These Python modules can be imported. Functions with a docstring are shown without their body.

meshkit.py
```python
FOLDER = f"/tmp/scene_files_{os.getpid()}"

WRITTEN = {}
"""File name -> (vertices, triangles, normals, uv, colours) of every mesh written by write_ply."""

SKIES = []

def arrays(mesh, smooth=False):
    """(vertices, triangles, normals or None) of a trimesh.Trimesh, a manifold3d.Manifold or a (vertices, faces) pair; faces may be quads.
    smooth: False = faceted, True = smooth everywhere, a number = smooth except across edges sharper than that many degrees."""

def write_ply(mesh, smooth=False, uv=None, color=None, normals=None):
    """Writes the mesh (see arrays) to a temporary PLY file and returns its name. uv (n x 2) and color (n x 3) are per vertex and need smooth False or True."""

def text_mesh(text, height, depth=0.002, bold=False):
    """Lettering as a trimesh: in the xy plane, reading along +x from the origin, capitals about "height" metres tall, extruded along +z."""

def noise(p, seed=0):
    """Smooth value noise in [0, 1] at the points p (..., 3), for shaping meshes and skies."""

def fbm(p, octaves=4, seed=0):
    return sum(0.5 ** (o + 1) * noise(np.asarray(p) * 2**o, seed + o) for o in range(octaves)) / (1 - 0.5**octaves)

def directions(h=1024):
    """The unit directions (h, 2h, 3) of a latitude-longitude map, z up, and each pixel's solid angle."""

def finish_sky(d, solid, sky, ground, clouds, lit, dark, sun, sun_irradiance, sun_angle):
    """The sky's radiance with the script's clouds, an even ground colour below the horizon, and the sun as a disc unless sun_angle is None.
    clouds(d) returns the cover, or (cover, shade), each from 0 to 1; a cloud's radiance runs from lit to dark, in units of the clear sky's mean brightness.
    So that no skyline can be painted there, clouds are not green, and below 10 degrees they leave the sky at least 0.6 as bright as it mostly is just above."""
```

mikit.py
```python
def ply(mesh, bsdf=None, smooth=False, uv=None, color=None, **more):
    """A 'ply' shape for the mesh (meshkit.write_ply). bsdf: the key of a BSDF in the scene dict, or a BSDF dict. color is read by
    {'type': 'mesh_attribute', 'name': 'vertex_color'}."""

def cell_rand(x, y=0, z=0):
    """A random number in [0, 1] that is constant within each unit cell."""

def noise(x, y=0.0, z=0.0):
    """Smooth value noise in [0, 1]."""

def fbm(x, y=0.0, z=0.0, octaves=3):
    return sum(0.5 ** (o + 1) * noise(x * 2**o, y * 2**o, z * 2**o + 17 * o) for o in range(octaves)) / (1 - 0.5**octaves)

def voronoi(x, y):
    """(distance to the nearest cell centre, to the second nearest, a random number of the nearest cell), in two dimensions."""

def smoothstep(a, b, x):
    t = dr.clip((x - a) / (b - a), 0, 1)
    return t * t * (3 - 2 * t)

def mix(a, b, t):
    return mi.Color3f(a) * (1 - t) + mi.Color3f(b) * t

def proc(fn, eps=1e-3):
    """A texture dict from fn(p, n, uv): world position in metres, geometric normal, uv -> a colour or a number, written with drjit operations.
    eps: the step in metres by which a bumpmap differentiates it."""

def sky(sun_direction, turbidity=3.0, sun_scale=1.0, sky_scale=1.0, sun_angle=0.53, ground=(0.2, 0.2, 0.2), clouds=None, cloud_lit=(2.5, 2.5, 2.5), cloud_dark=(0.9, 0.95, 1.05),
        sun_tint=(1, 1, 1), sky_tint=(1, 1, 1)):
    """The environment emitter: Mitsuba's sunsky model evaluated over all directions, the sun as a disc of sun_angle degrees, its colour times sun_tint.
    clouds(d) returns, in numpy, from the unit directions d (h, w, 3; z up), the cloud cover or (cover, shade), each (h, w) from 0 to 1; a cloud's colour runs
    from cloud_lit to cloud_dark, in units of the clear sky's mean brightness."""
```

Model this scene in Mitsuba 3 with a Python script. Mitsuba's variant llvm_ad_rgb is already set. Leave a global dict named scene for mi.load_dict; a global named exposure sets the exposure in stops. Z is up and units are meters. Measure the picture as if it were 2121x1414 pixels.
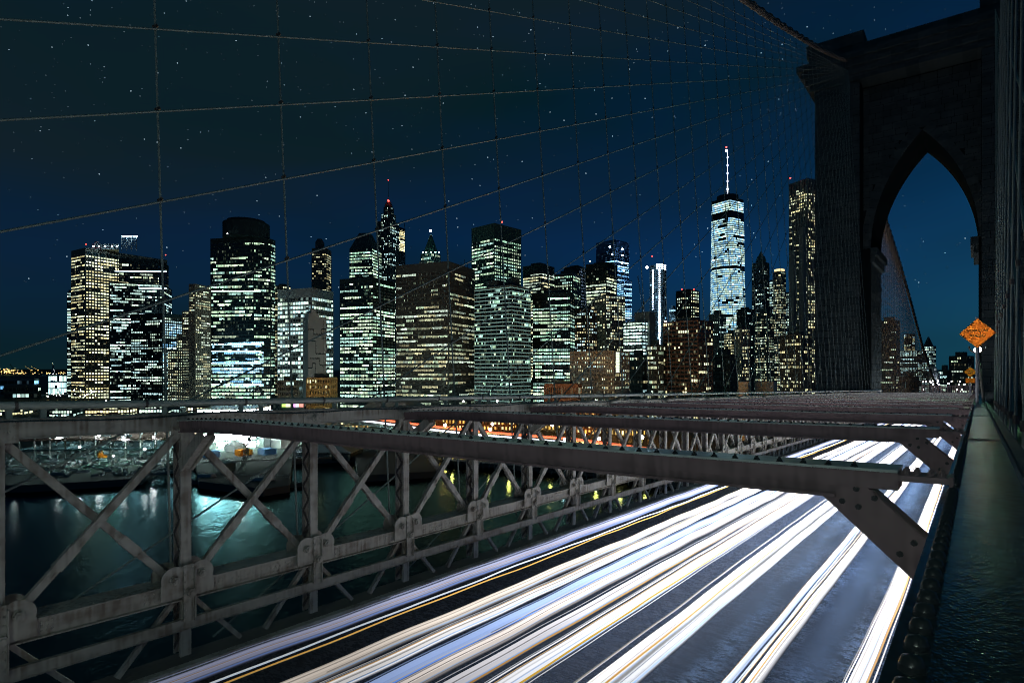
import math, random
import numpy as np
import drjit as dr
import mitsuba as mi
import mikit, meshkit
import trimesh, shapely
from shapely.geometry import Polygon
from shapely import affinity

T = mi.ScalarTransform4f
scene, labels = {}, {}
# ------------------------------------------------------------------ camera, sky, exposure
TH = math.radians(38.1)                     # the bridge runs along +Y, the camera looks 38 degrees to its left
SN, CS = math.sin(TH), math.cos(TH)
FPX, CX, HZ = 1230.0, 1060.5, 766.0         # focal length, centre and horizon in the photograph's pixels (2121 x 1414)
scene['camera'] = {'type': 'perspective', 'fov': math.degrees(2 * math.atan(CX / FPX)), 'fov_axis': 'x', 'near_clip': 0.05, 'far_clip': 40000.0,
                   'principal_point_offset_y': -(HZ - 707.0) / 1414.0,
                   'to_world': T().look_at(origin=[0, 0, 0], target=[-SN, CS, 0], up=[0, 0, 1])}


def darkening_clouds(d):
    """Thin night cloud, added to darken the sky at left and zenith, torn by noise."""
    q = np.stack([d[..., 0] * 2.2, d[..., 1] * 2.2, d[..., 2] * 6.0], -1)
    n, m = meshkit.fbm(q, 4, seed=5), meshkit.fbm(q * 0.6 + 9.0, 3, seed=21)
    cover = np.clip(0.30 + 0.9 * (n - 0.5) + 0.35 * np.clip(-d[..., 0], 0, 1) + 1.5 * np.clip(d[..., 2] - 0.22, 0, 0.5), 0, 0.92)  # extra cover darkens the left and upper sky
    return cover, np.clip(0.55 + 2.2 * (m - 0.5) + 0.7 * np.clip(d[..., 2], 0, 1), 0, 1)


scene['sky'] = mikit.sky([0.1, 1.0, 0.15], turbidity=2.0, sun_scale=0.0, sky_scale=1.0, sky_tint=(0.018, 0.245, 0.95), clouds=darkening_clouds,
                         cloud_lit=(0.40, 0.80, 1.05), cloud_dark=(0.06, 0.62, 0.66))
scene['sky']['sampling_weight'] = 2.0
exposure = 0.0

# ------------------------------------------------------------------ helpers
SB, KB = -39 * CS / FPX, 39 * SN / FPX      # the deck falls 2.5 % towards the tower and 2 % to its outer edge


def at(px, d):
    """The ground point seen in column px at depth d."""
    u = (px - CX) / FPX
    return np.array([d * (-SN + u * CS), d * (CS + u * SN)])


def hz(py, d):
    return (HZ - py) * d / FPX


def onplane(px, py, z):
    d = -z * FPX / (py - HZ)
    p = at(px, d)
    return np.array([p[0], p[1], z])


class MB:
    def __init__(s):
        s.v, s.f, s.n = [], [], 0

    def add(s, v, f):
        v = np.asarray(v, float)
        f = np.asarray(f, int)
        if f.shape[1] == 4:
            f = np.vstack([f[:, [0, 1, 2]], f[:, [0, 2, 3]]])
        s.v.append(v)
        s.f.append(f + s.n)
        s.n += len(v)
        return s

    BF = np.array([[0, 2, 3, 1], [4, 5, 7, 6], [0, 1, 5, 4], [2, 6, 7, 3], [0, 4, 6, 2], [1, 3, 7, 5]])

    def obox(s, c, ax, ay, az):
        c, ax, ay, az = (np.asarray(x, float) for x in (c, ax, ay, az))
        if np.dot(np.cross(ax, ay), az) < 0:
            ax = -ax
        return s.add([c + i * ax + j * ay + k * az for k in (-1, 1) for j in (-1, 1) for i in (-1, 1)], s.BF)

    def box(s, x0, x1, y0, y1, z0, z1):
        return s.obox([(x0 + x1) / 2, (y0 + y1) / 2, (z0 + z1) / 2], [abs(x1 - x0) / 2, 0, 0], [0, abs(y1 - y0) / 2, 0], [0, 0, abs(z1 - z0) / 2])

    def bar(s, p, q, w, h, up=(0, 0, 1)):
        p, q = np.asarray(p, float), np.asarray(q, float)
        t = q - p
        l = np.linalg.norm(t)
        t /= l
        a = np.cross(up, t)
        if np.linalg.norm(a) < 1e-6:
            a = np.cross([1.0, 0, 0], t)
        a /= np.linalg.norm(a)
        b = np.cross(t, a)
        return s.obox((p + q) / 2, t * l / 2, a * w / 2, b * h / 2)

    def cyl(s, p, q, r, n=8, r2=None, caps=True):
        p, q = np.asarray(p, float), np.asarray(q, float)
        t = (q - p) / np.linalg.norm(q - p)
        a = np.cross(t, [0, 0, 1.0] if abs(t[2]) < 0.9 else [1.0, 0, 0])
        a /= np.linalg.norm(a)
        b = np.cross(t, a)
        g = np.arange(n) * 2 * np.pi / n
        ring = np.cos(g)[:, None] * a + np.sin(g)[:, None] * b
        v = np.vstack([p + ring * r, q + ring * (r if r2 is None else r2), [p], [q]])
        i = np.arange(n)
        j = (i + 1) % n
        f = [np.stack([i, j, j + n], 1), np.stack([i, j + n, i + n], 1)]
        if caps:
            f += [np.stack([j, i, i * 0 + 2 * n], 1), np.stack([i + n, j + n, i * 0 + 2 * n + 1], 1)]
        return s.add(v, np.vstack(f))

    def dome(s, c, nrm, r, h, n=7):
        c, nrm = np.asarray(c, float), np.asarray(nrm, float)
        a = np.cross(nrm, [0, 0, 1.0] if abs(nrm[2]) < 0.9 else [1.0, 0, 0])
        a /= np.linalg.norm(a)
        b = np.cross(nrm, a)
        g = np.arange(n) * 2 * np.pi / n
        ring = np.cos(g)[:, None] * a + np.sin(g)[:, None] * b
        v = np.vstack([c + ring * r, c + ring * r * 0.75 + nrm * h * 0.7, [c + nrm * h]])
        i = np.arange(n)
        j = (i + 1) % n
        return s.add(v, np.vstack([np.stack([i, j, j + n], 1), np.stack([i, j + n, i + n], 1), np.stack([i + n, j + n, i * 0 + 2 * n], 1)]))

    def prism(s, pts, z0, z1, top_scale=None):
        """A convex footprint (n x 2, any winding) from z0 to z1."""
        p = np.asarray(pts, float)
        if np.sum(p[:, 0] * np.roll(p[:, 1], -1) - np.roll(p[:, 0], -1) * p[:, 1]) < 0:
            p = p[::-1]
        q = p if top_scale is None else p.mean(0) + (p - p.mean(0)) * top_scale
        n = len(p)
        v = np.vstack([np.c_[p, np.full(n, z0)], np.c_[q, np.full(n, z1)], [[*p.mean(0), z0]], [[*q.mean(0), z1]]])
        i = np.arange(n)
        j = (i + 1) % n
        return s.add(v, np.vstack([np.stack([i, j, j + n], 1), np.stack([i, j + n, i + n], 1), np.stack([j, i, i * 0 + 2 * n], 1), np.stack([i + n, j + n, i * 0 + 2 * n + 1], 1)]))

    def poly(s, shape, fn, t):
        """Shapely shape extruded by t; fn maps (n x 3) local points to world points."""
        for g in getattr(shape, 'geoms', [shape]):
            m = trimesh.creation.extrude_polygon(g, t, engine='earcut')
            w = fn(np.array(m.vertices))
            f = np.array(m.faces)
            e = np.linalg.det(np.array([fn(np.eye(3)[[k]])[0] - fn(np.zeros((1, 3)))[0] for k in range(3)]))
            s.add(w, f if e > 0 else f[:, ::-1])
        return s

    def get(s):
        return np.vstack(s.v), np.vstack(s.f)


def numbered(key):
    if key not in scene and key not in labels:
        return key
    k = 1
    while f'{key}_{k:03d}' in scene or f'{key}_{k:03d}' in labels:
        k += 1
    return f'{key}_{k:03d}'


def tag(key, label=None, cat=None, group=None, kind=None):
    labels[key] = {k: v for k, v in (('label', label), ('category', cat), ('group', group), ('kind', kind)) if v}
    return key


def area(rgb=None, w=0.0):
    return {'type': 'area', 'radiance': {'type': 'mesh_attribute', 'name': 'vertex_color'} if rgb is None else {'type': 'rgb', 'value': [float(x) for x in rgb]}, 'sampling_weight': float(w)}


def put(name, mesh, bsdf, parent=None, bridge=False, smooth=False, emit=None, color=None, uv=None, kind=None, w=0.0, label=None):
    """One entry of the scene. bridge: the mesh is given in the bridge's own frame, which falls with the deck."""
    key = numbered(f'{parent}__{name}' if parent else name)
    v, f = mesh.get() if isinstance(mesh, MB) else mesh
    v = np.array(v, float)
    if bridge:
        v[:, 2] += SB * v[:, 1] + KB * v[:, 0]
    more = {}
    if emit is not None:
        more['emitter'] = area(None if color is not None else emit, w)
    scene[key] = mikit.ply((v, f), bsdf, smooth=smooth, color=color, uv=uv, **more)
    if kind or label:
        labels[key] = {k: x for k, x in (('kind', kind), ('label', label)) if x}
    return key


def thing(name, label, cat, group=None):
    key = numbered(name)
    return tag(key, label, cat, group)


def tube(pts, r, sides=8, vscale=1.0):
    p = np.asarray(pts, float)
    t = np.gradient(p, axis=0)
    t /= np.linalg.norm(t, axis=1, keepdims=True)
    a = np.cross(t, np.where(np.abs(t[:, 2:]) < 0.9, [0, 0, 1.0], [1.0, 0, 0]))
    a /= np.linalg.norm(a, axis=1, keepdims=True)
    b = np.cross(t, a)
    g = np.arange(sides + 1) * 2 * np.pi / sides
    r = np.broadcast_to(r, (len(p),))
    v = p[:, None] + r[:, None, None] * (np.cos(g)[None, :, None] * a[:, None] + np.sin(g)[None, :, None] * b[:, None])
    i, j = np.meshgrid(np.arange(len(p) - 1), np.arange(sides), indexing='ij')
    m = sides + 1
    q = np.stack([i * m + j, i * m + j + 1, (i + 1) * m + j + 1, (i + 1) * m + j], -1).reshape(-1, 4)
    s = np.concatenate([[0], np.cumsum(np.linalg.norm(np.diff(p, axis=0), axis=1))]) * vscale
    uv = np.stack(np.broadcast_arrays(g[None] / (2 * np.pi), s[:, None]), -1).reshape(-1, 2)
    return v.reshape(-1, 3), np.vstack([q[:, [0, 1, 2]], q[:, [0, 2, 3]]]), uv


# ------------------------------------------------------------------ materials
def mat(name, rgb, rough=0.6, spec=0.4, metal=0.0):
    scene[name] = {'type': 'principled', 'base_color': rgb if isinstance(rgb, dict) else {'type': 'rgb', 'value': list(rgb)}, 'roughness': rough, 'specular': spec, 'metallic': metal}
    return name


def flat(name, rgb):
    scene[name] = {'type': 'diffuse', 'reflectance': {'type': 'rgb', 'value': list(rgb)}}
    return name


def steel(base, dirt, amount):
    def fn(p, n, uv):
        a = mikit.fbm(p.x * 2.1 + 3, p.y * 2.1, p.z * 5.0, 4)
        b = mikit.fbm(p.x * 14, p.y * 14, p.z * 5.0, 3)
        c = mikit.noise(p.x * 30, p.y * 30, p.z * 1.6)
        t = mikit.smoothstep(0.40, 0.72, a * 0.5 + b * 0.25 + c * 0.25) * amount
        return mikit.mix(base, dirt, t) * (0.86 + 0.28 * b)
    return mikit.proc(fn)


mat('mat_truss', steel((0.41, 0.405, 0.355), (0.15, 0.12, 0.09), 0.9), 0.5, 0.4)
mat('mat_beam', steel((0.235, 0.17, 0.175), (0.10, 0.07, 0.07), 0.7), 0.5, 0.4)
mat('mat_flange_lit', steel((0.50, 0.58, 0.54), (0.26, 0.28, 0.25), 0.6), 0.3, 0.5)  # beam paint with greenish lamp light put into the colour
mat('mat_dark_steel', steel((0.12, 0.11, 0.10), (0.06, 0.05, 0.05), 0.7), 0.5, 0.4)
mat('mat_bolt', (0.02, 0.026, 0.028), 0.32, 0.6)
mat('mat_pipe', (0.50, 0.54, 0.48), 0.25, 0.5)
mat('mat_pole', (0.45, 0.46, 0.46), 0.4, 0.5, 0.3)
flat('mat_black', (0.01, 0.01, 0.01))


def plate_bump(p, n, uv):
    return mikit.fbm(p.x * 40, p.y * 26, 0.0, 4) * 0.6 + mikit.noise(p.x * 160, p.y * 110) * 0.3 + mikit.noise(p.x * 6, p.y * 2.5) * 0.1


scene['mat_plate'] = {'type': 'bumpmap', 'arbitrary': mikit.proc(plate_bump), 'scale': 0.003,
                      'bsdf': {'type': 'principled', 'base_color': steel((0.016, 0.034, 0.037), (0.008, 0.012, 0.012), 0.8), 'roughness': 0.16, 'specular': 0.8}}
scene['mat_rope'] = {'type': 'bumpmap', 'arbitrary': mikit.proc(lambda p, n, uv: 0.5 + 0.5 * dr.sin(6.2831853 * (6 * uv.x + uv.y * 7.0))), 'scale': 0.0012,
                     'bsdf': {'type': 'principled', 'base_color': {'type': 'rgb', 'value': [0.24, 0.30, 0.27]}, 'roughness': 0.45, 'specular': 0.5}}


mat('mat_cable', (0.24, 0.31, 0.285), 0.45, 0.5)


def stone_col(p, n, uv):
    a = mikit.cell_rand(dr.floor(p.x * 0.7), dr.floor(p.z * 1.15))
    b = mikit.fbm(p.x * 3, p.y * 3, p.z * 3, 4)
    return mikit.mix((0.040, 0.064, 0.068), (0.14, 0.17, 0.165), a * 0.5 + b * 0.5)


scene['mat_granite'] = {'type': 'diffuse', 'reflectance': mikit.proc(stone_col)}
flat('mat_mortar', (0.018, 0.028, 0.029))


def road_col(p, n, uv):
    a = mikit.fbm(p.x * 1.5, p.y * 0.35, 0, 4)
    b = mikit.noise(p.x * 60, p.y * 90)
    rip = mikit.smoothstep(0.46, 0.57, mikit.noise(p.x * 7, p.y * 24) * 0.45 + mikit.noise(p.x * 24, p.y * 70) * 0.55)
    worn = mikit.smoothstep(-5.2, -1.8, p.x + (a - 0.5) * 1.6)            # grooved deck; car-light sheen painted into the colour, stronger towards the right lanes
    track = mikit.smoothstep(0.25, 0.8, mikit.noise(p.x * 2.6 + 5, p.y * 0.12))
    lit_col = mikit.mix((0.020, 0.036, 0.055), (0.42, 0.52, 0.66), rip * (0.15 + 0.85 * track) * mikit.smoothstep(0.25, 0.6, a)) * (0.6 + 0.8 * b)
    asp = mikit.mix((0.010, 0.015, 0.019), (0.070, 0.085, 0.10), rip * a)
    return lit_col * worn + asp * (1 - worn)


def road_bump(p, n, uv):
    return mikit.fbm(p.x * 7, p.y * 38, 0, 3) * 0.6 + mikit.noise(p.x * 60, p.y * 60) * 0.4


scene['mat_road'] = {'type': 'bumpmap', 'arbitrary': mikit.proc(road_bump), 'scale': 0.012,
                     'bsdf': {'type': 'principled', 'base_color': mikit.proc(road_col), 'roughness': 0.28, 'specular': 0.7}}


def water_bump(p, n, uv):
    return mikit.fbm(p.x * 0.35 + 0.2 * p.y, p.y * 0.35, 0, 4) * 0.7 + mikit.fbm(p.x * 1.7, p.y * 1.7, 0, 2) * 0.3


scene['mat_water'] = {'type': 'bumpmap', 'arbitrary': mikit.proc(water_bump, 0.02), 'scale': 0.10,
                      'bsdf': {'type': 'roughconductor', 'material': 'none', 'distribution': 'ggx', 'alpha': 0.022, 'specular_reflectance': {'type': 'rgb', 'value': [0.062, 0.115, 0.132]}}}
mat('mat_glass_wall', (0.012, 0.022, 0.026), 0.22, 0.5)
for k, c in dict(tan=(0.30, 0.29, 0.23), grey=(0.22, 0.27, 0.27), brown=(0.125, 0.14, 0.13), beige=(0.34, 0.33, 0.29), dark=(0.075, 0.12, 0.125), white=(0.50, 0.55, 0.52), teal=(0.22, 0.30, 0.28),
                 brick=(0.20, 0.125, 0.10), black=(0.035, 0.066, 0.074), yellow=(0.55, 0.42, 0.18), green=(0.10, 0.20, 0.17), earth=(0.12, 0.13, 0.12), orange=(0.70, 0.20, 0.02), blue=(0.08, 0.18, 0.34), red=(0.4, 0.05, 0.04)).items():
    flat('mat_' + k, c)
scene['mat_lamp'] = {'type': 'diffuse', 'reflectance': {'type': 'rgb', 'value': [0.05, 0.05, 0.05]}}
flat('mat_spill', (0.05, 0.06, 0.08))
mat('mat_sign', (1.0, 0.20, 0.02), 0.215, 0.5, 0.92)

# ================================================================== the bridge
PY0, PS = 4.185, 2.288                       # the first post in view and the panel length
XT = -9.8                                    # the road side of the outer truss


def post_y(k):
    return PY0 + PS * k


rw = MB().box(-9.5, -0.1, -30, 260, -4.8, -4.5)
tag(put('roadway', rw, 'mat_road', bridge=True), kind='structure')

# ---- outer stiffening truss
truss = thing('stiffening_truss', 'tan riveted steel truss with crossed diagonals along the left side of the roadway', 'bridge truss')
N0, N1 = -2, 38
rv_chord, rv_top, rv_post = MB(), MB(), MB()
YA, YB = -3.5, 90.0
ch = MB().box(XT - 0.02, XT, YA, YB, -3.28, -3.04).box(XT - 0.42, XT - 0.40, YA, YB, -3.28, -3.04)
ch.box(XT - 0.44, XT + 0.055, YA, YB, -3.04, -3.022).box(XT - 0.44, XT + 0.055, YA, YB, -3.298, -3.28)
put('lower_chord', ch, 'mat_truss', truss, True)
tc = MB().box(XT - 0.02, XT, YA, YB, -0.64, -0.41).box(XT - 0.42, XT - 0.40, YA, YB, -0.64, -0.41).box(XT - 0.45, XT + 0.05, YA, YB, -0.41, -0.392).box(XT - 0.45, XT + 0.02, YA, YB, -0.655, -0.64)
put('top_chord', tc, 'mat_truss', truss, True)
rl = MB().box(-9.74, -9.72, YA, YB, -3.74, -3.60).box(-9.80, -9.72, YA, YB, -3.60, -3.588).box(-9.80, -9.70, YA, YB, -3.752, -3.74)
put('guard_rail', rl, 'mat_truss', truss, True)
for k in range(N0, N1):
    y = post_y(k)
    near = k <= 8
    m = MB().box(XT - 0.015, XT + 0.005, y - 0.08, y + 0.08, -4.19, -0.64).box(XT - 0.265, XT - 0.25, y - 0.08, y + 0.08, -4.19, -0.64)
    for sy in (-1, 1):                        # corner angles
        m.box(XT - 0.055, XT - 0.015, y + sy * 0.068, y + sy * 0.080, -4.19, -0.64).box(XT - 0.25, XT - 0.21, y + sy * 0.068, y + sy * 0.080, -4.19, -0.64)
    po = put('post', m, 'mat_truss', truss, True)
    lac = MB()
    if near:
        n = 15
        zz = np.linspace(-4.1, -0.7, n + 1)
        for sy in (-1, 1):
            for i in range(n):
                x0, x1 = (XT - 0.04, XT - 0.225) if i % 2 else (XT - 0.225, XT - 0.04)
                lac.bar([x0, y + sy * 0.085, zz[i]], [x1, y + sy * 0.085, zz[i + 1]], 0.009, 0.05, up=(0, 0, 1))
        put('lacing', lac, 'mat_dark_steel', po, True, kind='stuff')
    else:
        lac.box(XT - 0.21, XT - 0.055, y - 0.07, y + 0.07, -4.19, -0.64)
        put('lacing', lac, 'mat_dark_steel', po, True, kind='stuff')
    # gusset with two ears, its hanger plate and pins
    ear = shapely.union_all([shapely.Point(-0.20, 0).buffer(0.19, 10), shapely.Point(0.20, 0.02).buffer(0.19, 10), shapely.box(-0.39, -0.30, 0.39, -0.06), shapely.box(-0.1, -0.1, 0.1, 0.17)])
    g = MB()
    for xo in (XT + 0.062, XT - 0.30):
        g.poly(ear, lambda q, xo=xo: np.c_[xo + q[:, 2], y + q[:, 0], -2.93 + q[:, 1]], 0.022)
    gu = put('gusset', g, 'mat_truss', truss, True)
    hp = MB().box(XT + 0.09, XT + 0.112, y - 0.075, y + 0.075, -3.62, -2.74).box(XT + 0.09, XT + 0.16, y + 0.075, y + 0.09, -3.62, -2.80)
    put('hanger_plate', hp, 'mat_truss', gu, True)
    pin = MB()
    for dy, z, r in ((-0.20, -2.945, 0.062), (0.20, -2.915, 0.062), (0.02, -3.17, 0.068)):
        x0 = XT + (0.084 if abs(dy) > 0.1 else 0.112)
        pin.cyl([x0, y + dy, z], [x0 + 0.02, y + dy, z], r * 1.25, 12).cyl([x0 + 0.02, y + dy, z], [x0 + 0.075, y + dy, z], r, 6).cyl([x0 + 0.075, y + dy, z], [x0 + 0.10, y + dy, z], r * 0.55, 8)
    put('pin', pin, 'mat_truss', gu, True, smooth=30, kind='stuff')
    # upper gusset
    tg = MB().box(XT, XT + 0.018, y - 0.22, y + 0.22, -0.70, -0.425)
    tg.cyl([XT + 0.018, y + 0.02, -0.55], [XT + 0.05, y + 0.02, -0.55], 0.07, 14).cyl([XT + 0.05, y + 0.02, -0.55], [XT + 0.08, y + 0.02, -0.55], 0.045, 6)
    put('upper_gusset', tg, 'mat_truss', truss, True)
    if k <= 14:
        for dz in np.arange(-3.55, -2.75, 0.11):
            if abs(dz + 3.17) > 0.09:
                for sy in (-0.048, 0.048):
                    rv_post.dome([XT + 0.112, y + sy, dz], [1, 0, 0], 0.021, 0.017, 6)
        for dy in (0.14, 0.20, 0.26):
            for sg in (-1, 1):
                for z in (-3.10, -3.16, -3.22):
                    rv_post.dome([XT + 0.0, y + sg * (dy + 0.32), z], [1, 0, 0], 0.02, 0.016, 6)
        for dy, z in ((-0.17, -0.48), (-0.17, -0.64), (0.17, -0.48), (0.17, -0.64), (-0.11, -0.56), (0.12, -0.56)):
            rv_post.dome([XT + 0.018, y + dy, z], [1, 0, 0], 0.02, 0.016, 6)
        for z in np.arange(-2.5, -0.75, 0.28):
            rv_post.dome([XT - 0.035, y - 0.08, z], [0, -1, 0], 0.018, 0.016, 6).dome([XT - 0.23, y - 0.08, z], [0, -1, 0], 0.018, 0.016, 6).dome([XT - 0.035, y + 0.08, z], [0, 1, 0], 0.018, 0.016, 6)
        for sy in (-0.03, 0.03):
            for z in (-4.12, -4.05, -0.75, -0.82):
                rv_post.dome([XT + 0.005, y + sy, z], [1, 0, 0], 0.014, 0.012, 6)
    # raking struts below the chord
    for sg in (-1, 1):
        st = MB().bar([XT - 0.1, y + sg * 0.12, -3.30], [XT - 0.1, y + sg * 0.92, -4.22], 0.07, 0.085, up=(1, 0, 0))
        put('strut', st, 'mat_truss', truss, True)
    # crossed diagonals with turnbuckles
    if k + 1 < N1:
        y2 = post_y(k + 1)
        for s_, (p, q, xo) in enumerate((([y + 0.20, -2.92], [y2 - 0.10, -0.70], -0.05), ([y2 - 0.20, -2.94], [y + 0.10, -0.70], -0.17))):
            P, Q = np.array([XT + xo, *p]), np.array([XT + xo, *q])
            dvec = (Q - P) / np.linalg.norm(Q - P)
            L = np.linalg.norm(Q - P)
            d = MB()
            for off in (-0.032, 0.032):
                d.bar(P + [off, 0, 0], Q + [off, 0, 0], 0.022, 0.105, up=(1, 0, 0)) if False else d.obox((P + Q) / 2 + [off, 0, 0], dvec * L / 2, [0.012, 0, 0], np.cross(dvec, [1, 0, 0]) * 0.052)
            dk = put('diagonal', d, 'mat_truss', truss, True)
            a, b = P + dvec * 0.62, P + dvec * 1.0
            tb = MB().obox((a + b) / 2, dvec * 0.17, [0.052, 0, 0], np.cross(dvec, [1, 0, 0]) * 0.068)
            for c0 in (a - dvec * 0.05, b + dvec * 0.05):
                tb.cyl(c0 - dvec * 0.05, c0 + dvec * 0.05, 0.066, 6)
            put('turnbuckle', tb, 'mat_truss', dk, True)
for y in np.arange(0, 45, 0.155):
    rv_chord.dome([XT - 0.02, y, -3.022], [0, 0, 1], 0.018, 0.016, 5).dome([XT - 0.38, y, -3.022], [0, 0, 1], 0.02, 0.02, 5)
for y in np.arange(0, 60, 0.145):
    rv_top.dome([XT + 0.02, y, -0.392], [0, 0, 1], 0.020, 0.018, 5).dome([XT - 0.40, y, -0.392], [0, 0, 1], 0.020, 0.018, 5)
for yy in [post_y(k) + PS * 0.5 for k in range(0, 14, 2)]:   # splices
    for dy in np.r_[np.arange(-0.42, -0.05, 0.085), np.arange(0.08, 0.45, 0.085)]:
        for j, z in enumerate((-3.09, -3.16, -3.23)):
            rv_chord.dome([XT, yy + dy + (0.04 if j == 1 else 0), z], [1, 0, 0], 0.022, 0.018, 6)
            rv_top.dome([XT, yy + dy + (0.04 if j == 1 else 0), z + 2.63], [1, 0, 0], 0.022, 0.018, 6)
        rv_chord.dome([-9.72, yy + dy * 0.8, -3.64], [1, 0, 0], 0.014, 0.012, 6).dome([-9.72, yy + dy * 0.8 + 0.03, -3.70], [1, 0, 0], 0.014, 0.012, 6)
put('rivet', rv_chord, 'mat_truss', truss, True, kind='stuff')
put('rivet', rv_top, 'mat_truss', truss, True, kind='stuff')
put('rivet', rv_post, 'mat_truss', truss, True, kind='stuff')

# kerb girder
kerb = thing('kerb_girder', 'stained steel kerb girder along the left edge of the roadway', 'kerb')
kd = -9.45
for i in range(22):
    y0 = -3 + i * 4.576
    m = MB().box(kd - 0.02, kd, y0 + 0.006, y0 + 4.57, -4.6, -4.22).box(kd - 0.12, kd + 0.02, y0 + 0.006, y0 + 4.57, -4.22, -4.20)
    pl = put('panel', m, 'mat_truss', kerb, True)
    if i < 9:
        r = MB()
        for dy in (0.1, 0.2, 4.4, 4.5):
            for z in (-4.27, -4.35, -4.43):
                r.dome([kd, y0 + dy, z], [1, 0, 0], 0.013, 0.011, 6)
        for dy in np.arange(0.9, 4.2, 0.75):
            r.dome([kd, y0 + dy, -4.26], [1, 0, 0], 0.013, 0.011, 6).dome([kd, y0 + dy + 0.09, -4.26], [1, 0, 0], 0.013, 0.011, 6)
        put('rivet', r, 'mat_truss', pl, True, kind='stuff')
put('ledge', MB().box(-10.3, -9.57, -3, 90, -4.45, -4.32), 'mat_dark_steel', kerb, True)

# handrail pipe on the truss
pipe = thing('handrail_pipe', 'long grey green pipe on short stands above the truss top chord', 'pipe')
ys = np.linspace(-4, 92, 97)
v, f, uv = tube(np.c_[np.full(97, -9.95), ys, -0.225 + 0.004 * np.sin(ys * 1.3)], 0.056, 16)
put('tube', (v, f), 'mat_pipe', pipe, True, smooth=True)
for i, y in enumerate(np.arange(0.55, 60, 1.55)):
    put('collar', MB().cyl([-9.95, y, -0.225], [-9.95, y + 0.035, -0.225], 0.066, 16), 'mat_dark_steel', pipe, True, smooth=30)
    for dy in ((-0.08, 0.28) if i % 2 else (0.25,)):
        put('stand', MB().box(-9.98, -9.92, y + dy, y + dy + 0.06, -0.395, -0.275), 'mat_pipe', pipe, True)
cd = thing('conduit', 'thin dark cable sagging along the truss top chord', 'cable')
ys = np.linspace(-2, 40, 240)
v, f, uv = tube(np.c_[-9.73 + 0.03 * np.sin(ys * 0.9), ys, -0.40 - 0.03 * np.abs(np.sin(ys * 0.68)) - 0.015 * np.sin(ys * 2.3)], 0.013, 6)
put('cable', (v, f), 'mat_black', cd, True, smooth=True)

# ---- cross beams over the roadway
ORD = ['nearest', 'second', 'third', 'fourth', 'fifth', 'sixth', 'seventh']


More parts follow.
